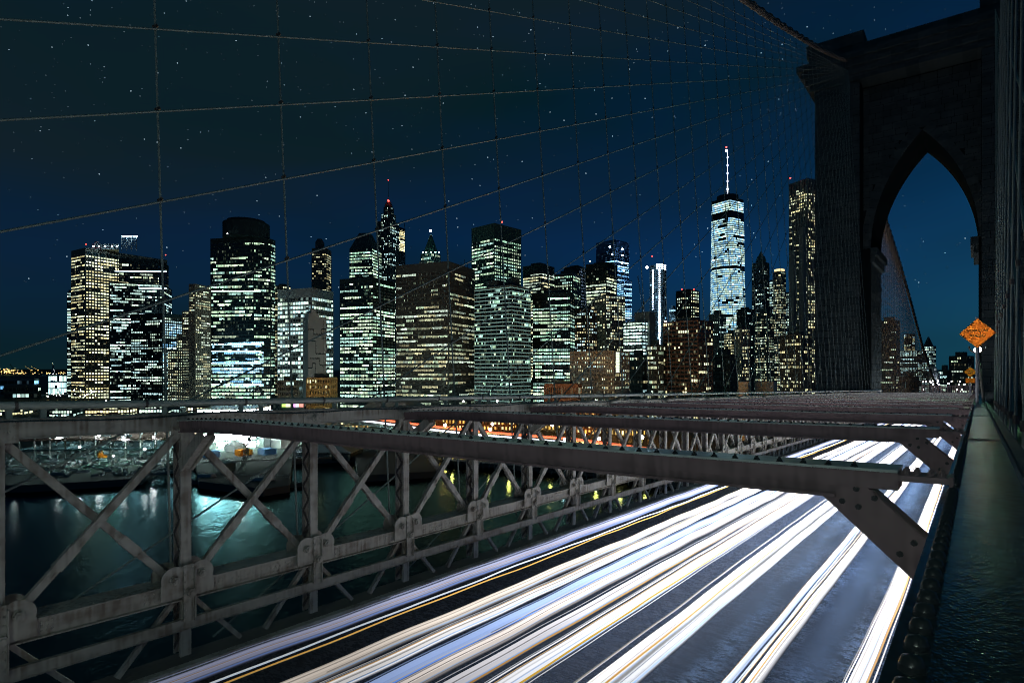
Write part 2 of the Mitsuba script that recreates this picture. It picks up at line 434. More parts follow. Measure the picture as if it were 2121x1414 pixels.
def hexnut(mb, c, n, r, h):
    c, n = np.asarray(c, float), np.asarray(n, float)
    mb.cyl(c, c + n * 0.006, r * 1.3, 12).cyl(c + n * 0.006, c + n * h, r, 6).cyl(c + n * h, c + n * (h + 0.012), r * 0.55, 8)


for n in range(19):
    y = PY0 + 2 * PS * n - 0.02
    lab = (f'{ORD[n]} brown steel cross beam spanning the roadway, counted from the camera' if n < 7 else 'brown steel cross beam in the dense far row before the stone tower')
    cb = thing('cross_beam', lab, 'beam', 'cross beams over the roadway')
    zt, zb = -0.48, -0.655
    xa, xb = -9.72, -0.62
    # web, in two plates with a seam, then the top end plate that laps on the inner chord
    xs = np.linspace(-9.72, -0.36, 30)
    arch = lambda x: -0.05 * np.clip((-8.0 - x) / 1.7, 0, 1) ** 2 + 0.03 * np.clip((-2 - x) / 6, 0, 1)
    m = MB()
    for a, b in zip(xs[:-1], xs[1:]):
        za, zb_ = arch(a), arch(b)
        for (z0, z1, y0, y1) in ((zb + 0.02, -0.585, y - 0.10, y + 0.10), (-0.585, zt, y - 0.115, y + 0.115)):
            if z0 < -0.6 and b > -0.60:
                continue
            q = [[a, y0, z0 + za], [b, y0, z0 + zb_], [a, y1, z0 + za], [b, y1, z0 + zb_], [a, y0, z1 + za], [b, y0, z1 + zb_], [a, y1, z1 + za], [b, y1, z1 + zb_]]
            m.add(q, MB.BF)
    put('web', m, 'mat_beam', cb, True)
    m = MB()
    for a, b in zip(xs[:-1], xs[1:]):
        za, zb_ = arch(a), arch(b)
        q = [[x, yy, z + zz] for z in (zt, zt + 0.016) for yy in (y - 0.15, y + 0.17) for x, zz in ((a, za), (b, zb_))]
        m.add(q, MB.BF)
    put('top_flange', m, 'mat_flange_lit', cb, True)
    m = MB()
    for a, b in zip(xs[:-1], xs[1:]):
        if b < -0.6:
            q = [[x, yy, z + zz] for z in (zb, zb + 0.02) for yy in (y - 0.13, y + 0.13) for x, zz in ((a, arch(a)), (b, arch(b)))]
            m.add(q, MB.BF)
    put('bottom_flange', m, 'mat_beam', cb, True)
    bx = np.arange(-9.4, -0.45, 0.14)
    if n == 0:
        for x in bx:
            b = MB()
            for yy in (y - 0.11,):
                hexnut(b, [x, yy, zt + 0.016 + arch(x)], [0, 0, 1], 0.016, 0.016)
            put('bolt', b, 'mat_bolt', cb, True, smooth=30)
    elif n < 8:
        b = MB()
        for x in bx:
            b.cyl([x, y - 0.11, zt + 0.016 + arch(x)], [x, y - 0.11, zt + 0.036 + arch(x)], 0.017, 6)
        put('bolt_row', b, 'mat_bolt', cb, True, kind='stuff')
    # knee brace to the inner truss (right)
    P, Q = np.array([-0.70, y - 0.03, -0.56]), np.array([-0.04, y - 0.03, -1.17])
    dv = (Q - P) / np.linalg.norm(Q - P)
    nv = np.cross(dv, [0, 1, 0])
    L = np.linalg.norm(Q - P)
    kb = MB().obox((P + Q) / 2 + [0, -0.055, 0], dv * L / 2, [0, 0.012, 0], nv * 0.108).obox((P + Q) / 2 - nv * 0.10 + [0, 0.03, 0], dv * L / 2, [0, 0.075, 0], nv * 0.012).obox((P + Q) / 2 + nv * 0.10 + [0, 0.03, 0], dv * L / 2, [0, 0.075, 0], nv * 0.012)
    kk = put('knee_brace', kb, 'mat_beam', cb, True)
    if n < 4:
        hb = MB()
        for a, b_ in ((0.12, -0.05), (0.12, 0.06), (0.2, -0.01), (0.22, 0.09), (0.52, -0.05), (0.52, 0.05)):
            c = P + dv * a + nv * b_ + [0, -0.067, 0]
            hexnut(hb, c, [0, -1, 0], 0.0135, 0.012)
        put('hex_bolt', hb, 'mat_bolt', kk, True, kind='stuff')
    # knee brace to the outer truss (left)
    P, Q = np.array([-9.0, y - 0.02, -0.66]), np.array([-9.74, y - 0.02, -1.20])
    dv = (Q - P) / np.linalg.norm(Q - P)
    nv = np.cross(dv, [0, 1, 0])
    L = np.linalg.norm(Q - P)
    kb = MB().obox((P + Q) / 2 + [0, -0.07, 0], dv * L / 2, [0, 0.014, 0], nv * 0.09).obox((P + Q) / 2 + [0, 0.09, 0], dv * L / 2, [0, 0.014, 0], nv * 0.09).obox((P + Q) / 2 + nv * 0.05, dv * L / 2, [0, 0.06, 0], nv * 0.012)
    put('knee_brace', kb, 'mat_truss', cb, True)
    # lap clamp on the inner chord
    cl = MB().box(-0.36, -0.125, y - 0.11, y + 0.11, -0.53, -0.495).box(-0.125, -0.105, y - 0.10, y + 0.10, -0.556, -0.488)
    for x in (-0.33, -0.28, -0.21, -0.16):
        for yy in (y - 0.06, y + 0.06):
            hexnut(cl, [x, yy, -0.495 if x > -0.36 else -0.464], [0, 0, 1], 0.018, 0.022)
    put('clamp', cl, 'mat_beam', cb, True)

# ---- inner chord under the camera
inner = thing('inner_chord', 'wide dark steel chord plate with a row of bolts running towards the tower', 'girder')
joints = [-2.0, 8.3, 15.4, 22.6, 35, 50, 70, 90]
for a, b in zip(joints[:-1], joints[1:]):
    put('top_plate', MB().box(-0.15, 0.20, a, b - 0.006, -0.58, -0.56), 'mat_plate', inner, True)
for j in joints[1:-1]:
    put('joint_strip', MB().box(-0.13, 0.195, j - 0.05, j + 0.05, -0.558, -0.545), 'mat_plate', inner, True)
put('web', MB().box(-0.10, -0.085, -2, 90, -1.05, -0.58).box(0.14, 0.155, -2, 90, -1.05, -0.58), 'mat_dark_steel', inner, True)
put('side_angle', MB().box(0.20, 0.212, -2, 90, -0.60, -0.50).box(0.212, 0.30, -2, 90, -0.512, -0.50), 'mat_plate', inner, True)
far = MB()
for i in range(420):
    y = 1.30 + 0.121 * i
    if any(abs(y - (PY0 + 2 * PS * n - 0.02)) < 0.16 for n in range(12)):
        continue
    b = MB() if i < 46 else far
    if i < 46:
        c = np.array([-0.103, y, -0.56])
        b.cyl(c, c + [0, 0, 0.004], 0.026, 16).cyl(c + [0, 0, 0.004], c + [0, 0, 0.014], 0.024, 14, 0.0235).dome(c + [0, 0, 0.014], [0, 0, 1], 0.0235, 0.02, 14)
        put('bolt', b, 'mat_bolt', inner, True, smooth=50)
    else:
        b.dome([-0.103, y, -0.56], [0, 0, 1], 0.023, 0.028, 7)
put('bolt_row', far, 'mat_bolt', inner, True, kind='stuff')
rv = MB()
for i in range(500):
    rv.dome([0.206, 1.2 + 0.1 * i, -0.50], [0, 0, 1], 0.012, 0.011, 6)
put('rivet_row', rv, 'mat_bolt', inner, True, kind='stuff')
# walkway beyond it
pd = MB()
for i in range(240):
    pd.box(0.42, 3.9, 0.0 + i * 0.38, 0.372 + i * 0.38, -1.66, -1.60)
tag(put('walkway', pd, 'mat_earth', bridge=True), kind='structure')

# ---- ropes
SAD = np.array([-13.4, 90.0, 42.2])


def lean(z):
    return -10.54 - 0.0685 * z


def cable_z(y):
    return 26.8 + 8.3e-4 * ((y + 150) ** 2 - 193.2 ** 2)


mc = thing('main_cable', 'thick wrapped main suspension cable climbing to the tower top left', 'cable')
yy = np.linspace(5, 91, 80)
v, f, uv = tube(np.c_[lean(cable_z(yy)), yy, cable_z(yy)], 0.21, 12)
put('wrapped_cable', (v, f), 'mat_dark_steel', mc, True, smooth=True)
WORDS = ['first', 'second', 'third', 'fourth', 'fifth', 'sixth', 'seventh', 'eighth', 'ninth', 'tenth', 'eleventh', 'twelfth', 'thirteenth', 'fourteenth', 'fifteenth', 'sixteenth', 'seventeenth', 'eighteenth', 'nineteenth', 'twentieth', 'twenty-first', 'twenty-second', 'twenty-third', 'twenty-fourth', 'twenty-fifth']
for k in range(0, 37):
    y = post_y(k)
    zt = cable_z(y)
    zz = np.array([-3.6, -1.2, zt * 0.5, zt])
    lab = f'{WORDS[k]} vertical suspender rope from the left edge of the sky' if k < 20 else 'thin vertical suspender rope in the dense row beside the tower'
    s = thing('suspender_rope', lab, 'rope', 'outer suspender ropes')
    v, f, uv = tube(np.c_[lean(zz), np.full(4, y), zz], 0.0185, 8)
    put('rope', (v, f), 'mat_cable', s, True, smooth=True, uv=uv)
    put('cable_band', MB().cyl([lean(zt), y - 0.12, zt], [lean(zt), y + 0.12, zt + 0.06], 0.26, 12), 'mat_dark_steel', s, True)
    # clips where stays cross
    cl = MB()
    for j in range(-9, 18):
        ya = -3.6 + 4.2 * j
        if ya < y < SAD[1]:
            z = -4.2 + (SAD[2] + 4.2) * (y - ya) / (SAD[1] - ya)
            if -0.3 < z < zt - 0.5:
                cl.cyl([lean(z), y - 0.03, z - 0.03], [lean(z), y + 0.03, z + 0.03], 0.029, 8)
    if cl.n:
        put('clip', cl, 'mat_dark_steel', s, True, kind='stuff')
for j in range(-9, 18):
    ya = -3.6 + 4.2 * j
    t = np.linspace(0, 1, 30)
    z = -4.2 + (SAD[2] + 4.2) * t
    y = ya + (SAD[1] - ya) * t
    z = z - 0.10 * np.sin(np.pi * t)
    q = j + 9
    lab = f'{WORDS[q]} diagonal stay rope from the top, fanning out from the tower head' if q < 25 else 'lower diagonal stay rope fanning from the tower head down to the truss'
    s = thing('stay_rope', lab, 'rope', 'outer diagonal stay ropes')
    v, f, uv = tube(np.c_[lean(z) + 0.045, y, z], 0.0175, 8)
    put('rope', (v, f), 'mat_cable', s, True, smooth=True, uv=uv)

# inner cable plane at the right edge
for k in range(3, 12):
    y = post_y(k)
    zt = 0.3 + 5.2e-3 * (y + 3) ** 2 + 8
    xb = 0.52
    lab = f'{WORDS[k - 3]} upright rope from the right edge, beside the walkway' if k < 12 else 'upright rope in the dark row at the right edge before the pier'
    s = thing('walkway_rope', lab, 'rope', 'inner suspender ropes at the right edge')
    zz = np.array([-1.4, 4, 12, 24.0 + 0.2 * y])
    v, f, uv = tube(np.c_[xb + 0.012 * zz, np.full(4, y), zz], 0.021, 8)
    put('rope', (v, f), 'mat_rope', s, True, smooth=True, uv=uv)
    put('clip', MB().cyl([xb, y, -0.6], [xb, y, -0.45], 0.05, 8).cyl([xb + 0.03, y, 2.1], [xb + 0.03, y, 2.2], 0.045, 8), 'mat_dark_steel', s, True, kind='stuff')
for j in range(7):
    ya = 2.0 + 4.5 * j
    t = np.linspace(0, 1, 20)
    s = thing('walkway_stay', f'{WORDS[j]} sloping stay rope at the right edge, counted from the camera' if j < 4 else 'far sloping stay rope at the right edge beside the pier', 'rope', 'inner stay ropes at the right edge')
    v, f, uv = tube(np.c_[0.58 + 1.0 * t, ya + (88 - ya) * t, -1.4 + 45 * t], 0.024, 8)
    put('rope', (v, f), 'mat_rope', s, True, smooth=True, uv=uv)

# side span beyond the tower, seen through the arch
sy_ = np.array([102, 117.5, 140, 159, 189, 228, 262.0])
sz_ = np.array([36, 29.7, 24.2, 19.2, 10.8, 3.3, -0.5])
sx_ = np.array([-12.9, -12.5, -12.0, -11.7, -11.3, -11.0, -10.9])
mc2 = thing('side_span_cable', 'main cable sloping down beyond the arch with a net of thin ropes', 'cable')
yy = np.linspace(102, 262, 60)
v, f, uv = tube(np.c_[np.interp(yy, sy_, sx_), yy, np.interp(yy, sy_, sz_)], 0.25, 10)
put('wrapped_cable', (v, f), 'mat_dark_steel', mc2, True, smooth=True)
net = MB()
for y in np.arange(104, 228, 2.29):
    x, z = np.interp(y, sy_, sx_), np.interp(y, sy_, sz_)
    net.cyl([x, y, -4], [x, y, z], 0.03, 5)
    net.cyl([x, y, -3], [-12.9, 103, 36], 0.022, 5)
put('rope_net', net, 'mat_dark_steel', mc2, True, kind='stuff')
bn = MB()
for y in np.arange(104, 260, 2.29):
    x, z = np.interp(y, sy_, sx_), np.interp(y, sy_, sz_)
    bn.cyl([x, y - 0.2, z + 0.05], [x, y + 0.2, z - 0.05], 0.33, 8)
put('cable_band', bn, 'mat_dark_steel', mc2, True, kind='stuff')

# ---- work zone signs on poles
def work_sign(name, lab, y, x, zc, half, second):
    s = thing(name, lab, 'sign')
    p0 = MB().cyl([x, y + 0.05, -0.56], [x, y + 0.05, zc + half + 0.05], 0.055, 10)
    put('pole', p0, 'mat_pole', s, True, smooth=30)
    put('base', MB().box(x - 0.12, x + 0.12, y - 0.06, y + 0.16, -0.56, -0.53), 'mat_pole', s, True)
    dia = Polygon([(0, half), (half, 0), (0, -half), (-half, 0)]).buffer(-0.05).buffer(0.05)
    # the panel is turned a few degrees towards the added lamp behind the camera, whose light its sheeting throws back
    c0_ = np.array([x, y, zc])
    wc = c0_ + [0, 0, SB * y + KB * x]
    h1, h2 = -wc / np.linalg.norm(wc), np.array([0.4, -5.0, 2.03]) - wc
    nv_ = h1 + h2 / np.linalg.norm(h2)
    nv_ /= np.linalg.norm(nv_)
    ex_ = np.cross([0, 0, 1.0], -nv_) * -1
    ex_ = -np.cross([0, 0, 1.0], nv_) * -1
    ex_ /= np.linalg.norm(ex_)
    ez_ = np.cross(nv_, ex_)
    fn = lambda o: (lambda q: c0_ + q[:, :1] * ex_ + q[:, 1:2] * ez_ + (o + q[:, 2:3]) * nv_)
    bd = put('panel', MB().poly(dia, fn(0.0), 0.02), 'mat_sign', s, True)
    ring = dia.buffer(-0.022).difference(dia.buffer(-0.029))
    put('border', MB().poly(ring, fn(0.021), 0.003), 'mat_black', bd, True)
    for txt, dz, h in (('WORK ZONE', 0.04, 0.095), ('AHEAD', -0.13, 0.095)):
        tm = meshkit.text_mesh(txt, h * half / 0.51, 0.003)
        w = tm.bounds[1][0] - tm.bounds[0][0]
        vv = np.array(tm.vertices) - [tm.bounds[0][0] + w / 2, 0, 0]
        vv[:, 0] *= min(1, 1.45 * (half - abs(dz + 0.05)) / w) if half < 1 else 1
        m = MB().add(fn(0.021)(vv + [0, dz * half / 0.51, 0]), np.array(tm.faces))
        put('lettering', m, 'mat_black', bd, True)
    if second:
        put('plaque', MB().box(x - 0.36, x + 0.36, y - 0.03, y, zc - half - 0.5, zc - half - 0.05), 'mat_sign', s, True)


work_sign('work_zone_sign', 'large orange diamond WORK ZONE AHEAD sign on a grey pole standing on the chord plate', 26.5, -0.01, 1.95, 0.52, False)
work_sign('small_work_sign', 'smaller orange diamond sign with orange plaque farther along the walkway', 72.0, -0.55, 1.6, 0.52, True)

# walkway lamp behind the sign
def walkway_lamp(label, lx, ly, lean_, rgb, w, zl):
    lamp = thing('walkway_lamp', label, 'lamp', 'lamps along the walkway')
    put('post', MB().cyl([lx + lean_, ly, -1.6], [lx + 0.06, ly, zl - 0.6], 0.05, 8).cyl([lx + 0.06, ly, zl - 0.6], [lx, ly, zl - 0.2], 0.04, 8), 'mat_dark_steel', lamp, True)
    ang = np.linspace(np.pi, 2 * np.pi, 14)
    v, f, uv = tube(np.c_[lx + 0.27 * np.cos(ang), np.full(14, ly - 0.2), zl + 0.14 + 0.27 * np.sin(ang)], 0.035, 6)
    put('bracket', (v, f), 'mat_dark_steel', lamp, True, smooth=True)
    sp = trimesh.creation.icosphere(2, 0.13)
    put('globe', (sp.vertices * [1, 1, 0.9] + [lx, ly, zl], sp.faces), 'mat_lamp', lamp, True, emit=rgb, w=w)


walkway_lamp('lit walkway lamp with greenish glow just under the orange sign', 0.0, 30.0, 0.30, (150, 360, 190), 1.5, 1.55)
walkway_lamp('unseen lamp added behind the camera to light the steel and signs', 0.4, -5.0, 0.1, (440, 560, 490), 2.5, 1.9)  # added out of view, lights the truss, beams and signs

# ---- the stone tower (upright, in the world's own frame)
tower = thing('bridge_tower', 'dark granite bridge tower with a tall pointed arch on the right', 'bridge tower')
TC, AW, SPR, APX = 3.45, 5.65, 16.2, 30.6
RAD = ((APX - SPR) ** 2 + AW ** 2) / (2 * AW)


def arch_poly(cx, z0, grow=0.0):
    w, r = AW + grow, RAD + grow
    cl = cx - w + r                      # centre of the left-hand arc
    h = math.sqrt(max(r * r - (cl - cx) ** 2, 0))
    a1 = math.atan2(h, cx - cl)
    lt = [(cl + r * math.cos(a), SPR + r * math.sin(a)) for a in np.linspace(math.pi, a1, 14)]
    rt = [(2 * cx - x, z) for x, z in lt[::-1][1:]]
    return Polygon([(cx - w, z0), *lt, *rt, (cx + w, z0)])


YF, YBK, YBT = 92.0, 102.0, 89.0
aL, aR = -5.55, 2 * TC + 5.55
ZB = -44.0
wall = shapely.box(TC - 20.9, ZB, TC + 20.9, 37.8).difference(shapely.union_all([arch_poly(aL, -9), arch_poly(aR, -9)]))
toT = lambda y0: (lambda q: np.c_[q[:, 0], y0 + q[:, 2], q[:, 1]])
put('wall', MB().poly(wall, toT(YF), YBK - YF), 'mat_mortar', tower)
butt = [(-17.4, -12.1), (0.35, 6.55), (2 * TC + 12.1, 2 * TC + 17.4)]
m = MB()
for a, b in butt:
    m.box(a, b, YBT, YF - 0.002, ZB, 37.7).box(a, b, YBK + 0.002, YBK + 3, ZB, 37.7)
put('buttress', m, 'mat_mortar', tower)
co = MB()
x0, x1 = TC - 20.9, TC + 20.9
for z0, z1, g0 in ((37.8, 38.6, 0.5), (38.6, 39.5, 1.0), (39.5, 40.4, 1.5), (40.4, 41.2, 2.0)):
    co.box(x0 - g0, x1 + g0, YBT - g0 * 0.7, YBK + 3 + g0 * 0.7, z0 + 0.002, z1)
co.box(x0 - 0.6, x1 + 0.6, YBT - 0.4, YBK + 3.4, 41.202, 42.4)
put('cornice', co, 'mat_granite', tower)
for a, b in ((x0 - 0.9, -11.6), (0.2, 6.7), (2 * TC + 11.6, x1 + 0.9)):
    put('cap_block', MB().box(a, b, YBT - 0.5, YBK + 3.5, 42.402, 44.0), 'mat_granite', tower)
# facing blocks
rng = np.random.default_rng(11)
blocks = []


def course(x0, x1, z0, z1, y, hole=None, ch=0.86, axis='x'):
    z, r = z0, 0
    while z < z1 - 0.2:
        h = min(ch * rng.uniform(0.92, 1.08), z1 - z)
        x = x0
        first = True
        while x < x1 - 0.05:
            w = rng.uniform(1.1, 2.1) * (0.6 if first and r % 2 else 1)
            first = False
            xe = min(x + w, x1)
            if x1 - xe < 0.5:
                xe = x1
            b = shapely.box(x + 0.03, z + 0.03, xe - 0.03, z + h - 0.03)
            keep = hole is None or not b.intersects(hole)
            if not keep:
                c = b.difference(hole)
                if c.area > 0.25 and c.geom_type == 'Polygon':
                    blocks.append((c.area * 0.5, MB().poly(c, lambda q, p=rng.uniform(0.03, 0.12): np.c_[q[:, 0], y - p + q[:, 2] * p, q[:, 1]], 1.0)))
            else:
                p = rng.uniform(0.03, 0.13)
                mb = MB().box(x + 0.03, xe - 0.03, y - p, y, z + 0.03, z + h - 0.03) if axis == 'x' else MB().box(y, y + p, x + 0.03, xe - 0.03, z + 0.03, z + h - 0.03)
                blocks.append(((xe - x) * h, mb))
            x = xe
        z += h
        r += 1


for a, b in butt[:2]:
    course(a, b, -6, 37.7, YBT)
ringL = arch_poly(aL, -9, 1.1)
course(-12.1, 0.35, 6, 37.7, YF, hole=ringL)
course(YF, YBK, -6, SPR, aL - AW, axis='y')
# voussoirs round the arch
for sgn in (-1, 1):
    cl = aL - sgn * (-AW + RAD)
    top = math.asin((APX - SPR) / RAD)
    for i in range(15):
        a0, a1 = top * i / 15 + 0.0015, top * (i + 1) / 15 - 0.0015
        pts = [(cl + sgn * r * math.cos(a), SPR + r * math.sin(a)) for r, a in ((RAD + 0.02, a0), (RAD + 0.02, a1), (RAD + 1.08, a1), (RAD + 1.08, a0))]
        pg = Polygon(pts).intersection(shapely.box(aL, 0, aL + 20, 50) if sgn > 0 else shapely.box(aL - 20, 0, aL, 50))
        if pg.area > 0.1 and pg.geom_type == 'Polygon':
            blocks.append((9, MB().poly(pg, lambda q: np.c_[q[:, 0], YF - 0.25 + q[:, 2], q[:, 1]], 0.249)))
blocks.append((9, MB().box(aL - 0.7, aL + 0.7, YF - 0.45, YF - 0.252, APX + 0.3, APX + 2.6)))
for x in (aL - AW, aL + AW):
    s = 1 if x < aL else -1
    blocks.append((9, MB().box(x, x + s * 0.5, YF - 0.5, YBK, SPR - 2.0, SPR - 1.0)))
    blocks.append((9, MB().box(x, x + s * 0.8, YF - 0.6, YBK, SPR - 0.998, SPR)))
blocks.sort(key=lambda b: -b[0])
for a, b in blocks[:300]:
    put('stone_block', b, 'mat_granite', tower)
rest = MB()
for a, b in blocks[300:]:
    rest.add(*b.get())
put('small_stones', rest, 'mat_granite', tower, kind='stuff')

# ---- bands of headlight light along the lanes, glowing bodies at lamp height above the road
TR = [  # x, width, colour, strength, height over the road, label, first y, last y
    (-8.35, 0.20, (0.66, 0.70, 1.0), 0.6, 0.62, 'bluish white light band nearest the kerb girder'),
    (-8.02, 0.07, (0.85, 0.92, 1.0), 0.9, 0.58, 'thin cold white light line just inside the kerb band'),
    (-7.45, 0.035, (1.0, 0.55, 0.12), 0.9, 0.8, 'thin orange light line left of the cream band'),
    (-7.05, 0.34, (1.0, 0.88, 0.76), 1.0, 0.65, 'wide cream light band second from the kerb'),
    (-6.58, 0.10, (1.0, 0.97, 0.95), 1.3, 0.66, 'narrow white light band beside the blue band'),
    (-6.16, 0.27, (0.42, 0.58, 1.0), 1.1, 0.66, 'clear blue light band in the left lane'),
    (-5.78, 0.24, (1.0, 0.90, 0.83), 1.2, 0.7, 'cream light band right of the blue band'),
    (-5.32, 0.26, (0.92, 0.90, 0.95), 1.0, 0.7, 'soft grey white light band left of the middle'),
    (-5.10, 0.03, (1.0, 0.5, 0.12), 0.6, 0.75, 'thin orange line between two white bands in the middle lane'),
    (-4.82, 0.36, (0.95, 0.96, 1.0), 1.35, 0.7, 'broad white light band in the middle lane'),
    (-4.50, 0.05, (1.0, 0.60, 0.08), 0.8, 0.85, 'golden light line right of the broad white band'),
    (-3.88, 0.36, (1.0, 0.96, 0.93), 1.5, 0.7, 'brightest broad white band right of the middle lane'),
    (-3.69, 0.03, (1.0, 0.5, 0.1), 0.8, 0.8, 'thin orange line edged by two white bands'),
    (-3.58, 0.12, (0.9, 0.93, 1.0), 1.1, 0.68, 'white light band right of the thin orange line'),
    (-2.58, 0.10, (0.72, 0.82, 1.0), 1.3, 0.7, 'narrow blue white light line in the right lane'),
    (-2.31, 0.20, (1.0, 0.98, 1.0), 1.5, 0.7, 'white light band in the middle of the right lane'),
    (-1.22, 0.26, (1.0, 0.95, 0.95), 1.5, 0.72, 'white light band hard against the chord plate'),
]
rng = np.random.default_rng(3)


def glow_mesh(ys, xc, zc, hx, hv, prof):
    """A closed band along the road: half width hx, half height hv, brightness prof(angle)."""
    sides = 16
    g = np.arange(sides) * 2 * np.pi / sides
    n = len(ys)
    v = np.stack([xc[:, None] + hx * np.cos(g)[None], np.broadcast_to(ys[:, None], (n, sides)), zc[:, None] + hv * np.sin(g)[None]], -1)
    i, j = np.meshgrid(np.arange(n - 1), np.arange(sides), indexing='ij')
    j2 = (j + 1) % sides
    q = np.stack([i * sides + j, (i + 1) * sides + j, (i + 1) * sides + j2, i * sides + j2], -1).reshape(-1, 4)
    return v.reshape(-1, 3), np.vstack([q[:, [0, 1, 2]], q[:, [0, 2, 3]]]), np.array([prof(a) for a in g])


for x, w, c, st, hgt, lab in TR:
    w = w * 0.76
    t = thing('light_trail', lab, 'light trail', 'light trails along the roadway')
    ys = np.concatenate([np.arange(-40, -4, 3.0), np.arange(-4, 40, 0.4), np.arange(40, 150, 3.0)])
    ph = rng.uniform(0, 6, 8)
    k = 1.0 if x < -5.5 else 0.55
    wx = k * (0.008 * np.sin(ys * 0.9 + ph[0]) + 0.005 * np.sin(ys * 2.1 + ph[1])) + 0.02 * np.sin(ys * 0.23 + ph[2])
    wz = k * (0.008 * np.sin(ys * 1.2 + ph[3]) + 0.006 * np.sin(ys * 2.9 + ph[4]))
    near = 0.50 + 3.1 * np.clip((ys - 5) / 17, 0, 1)
    flick = 1 + 0.08 * np.sin(ys * 0.7 + ph[5]) + 0.05 * np.sin(ys * 2.3 + ph[6])
    cc, bright = np.asarray(c), (st * near * flick)
    wide = w > 0.07
    low = lambda a: np.ones(3) if math.sin(a) > -0.35 else np.array([0.45, 0.70, 1.15])   # the beam's spill on the road is colder than its core

    def strand(nm, sel, x0, z0, hx, hv, colour, prof, matn='mat_lamp', wt=0.0):
        v, f, pr = glow_mesh(ys[sel], x0 + wx[sel] * rng.uniform(0.6, 1.4), z0 + wz[sel], hx, hv, prof)
        put(nm, (v, f), matn, t, True, emit=1, color=(bright[sel][:, None, None] * pr[None] * colour).reshape(-1, 3), smooth=True, w=wt)

    every = ys > -99
    zc = -4.5 + hgt
    if not wide:
        strand('glow', every, x, zc, w * 0.4, 0.012, cc, low)
        continue
    strand('glow', every, x + rng.normal(0, 0.05) * w, zc, w * 0.105, 0.07, cc * 1.0, low, wt=0.45)
    strand('side_glow', every, x + (0.30 + rng.normal(0, 0.05)) * w, zc - 0.02, w * 0.08, 0.04, cc * rng.uniform(0.6, 0.95), low)
    strand('side_glow', every, x - (0.30 + rng.normal(0, 0.05)) * w, zc - 0.02, w * 0.07, 0.04, cc * rng.uniform(0.5, 0.9), low)
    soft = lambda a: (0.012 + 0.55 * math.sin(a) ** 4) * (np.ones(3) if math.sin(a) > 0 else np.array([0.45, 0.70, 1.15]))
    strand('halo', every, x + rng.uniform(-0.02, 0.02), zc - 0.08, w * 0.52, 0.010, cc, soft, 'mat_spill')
    fm, fcol = MB(), []
    for q in range(rng.integers(8, 15)):
        sel = ys > (rng.uniform(-4, 9) if rng.random() < 0.4 else -99)
        cl = cc * rng.uniform(0.15, 1.0) if rng.random() < 0.94 else np.array([1.0, 0.60, 0.25]) * rng.uniform(0.25, 0.8)
        v, f, pr = glow_mesh(ys[sel], x + rng.normal(0, 0.42) * w + wx[sel] * rng.uniform(0.5, 1.6), zc + rng.uniform(-0.05, 0.09) + wz[sel], rng.uniform(0.004, 0.013), 0.005, low)
        fm.add(v, f)
        fcol.append((bright[sel][:, None, None] * pr[None] * cl).reshape(-1, 3))
    put('light_line', fm, 'mat_lamp', t, True, emit=1, color=np.vstack(fcol), smooth=True, kind='stuff')

# ================================================================== river, ground
WZ, GZ = -42.0, -39.5
tag(put('river', ([[-9000, -3000, WZ], [6000, -3000, WZ], [6000, 12000, WZ], [-9000, 12000, WZ]], [[0, 1, 2], [0, 2, 3]]), 'mat_water'), kind='structure')
shore = [(-700, 1000), (60, 1004), (290, 990), (330, 968), (405, 958), (412, 996), (545, 1012), (600, 1004), (606, 950), (735, 945), (742, 985), (905, 975), (915, 948), (1285, 978), (1500, 1010), (1900, 1100)]
sp_ = [onplane(a, b, GZ)[:2] for a, b in shore]
farp = [at(1900, 6000), at(1000, 6000), at(420, 3500), at(150, 1500), at(-250, 700)]
land = Polygon([tuple(p) for p in sp_] + [tuple(p) for p in farp])
mb = MB().poly(land.buffer(0), lambda q: np.c_[q[:, 0], q[:, 1], GZ - 4 + q[:, 2]], 4.0)
tag(put('ground', mb, 'mat_earth'), kind='structure')
hl = MB()
for i in range(26):
    p = at(-60 + i * 9, 7600 + 300 * math.sin(i))
    hl.prism([p + [-260, -200], p + [260, -200], p + [260, 200], p + [-260, 200]], WZ - 1, -12 + 22 * math.sin(i * 0.7) ** 2, 0.6)
tag(put('hills', hl, 'mat_black'), kind='structure')

# ================================================================== the city
PAL = dict(amber=[(1.0, 0.48, 0.10), (1.0, 0.60, 0.18), (1.0, 0.75, 0.35)], warm=[(1.0, 0.80, 0.42), (1.0, 0.90, 0.56), (0.97, 0.95, 0.66)], cream=[(0.95, 0.90, 0.58), (0.80, 0.95, 0.66), (1.0, 0.84, 0.50), (0.85, 0.95, 0.8)], green=[(0.56, 0.92, 0.66), (0.74, 0.98, 0.66), (0.55, 0.86, 0.78), (0.85, 0.95, 0.7)],
           cool=[(0.60, 0.88, 0.95), (0.75, 1.0, 0.95), (0.82, 1.0, 0.82)], blue=[(0.22, 0.58, 1.0), (0.45, 0.80, 1.0), (0.35, 0.72, 1.0)], mix=[(1.0, 0.78, 0.42), (0.8, 0.98, 0.75), (1.0, 0.90, 0.62), (0.65, 0.9, 1.0)])
PAL = {k: [np.array(c) * ((0.90, 1.0, 0.95) if k != 'blue' else (1, 1, 1)) for c in v] for k, v in PAL.items()}
NB = [0]


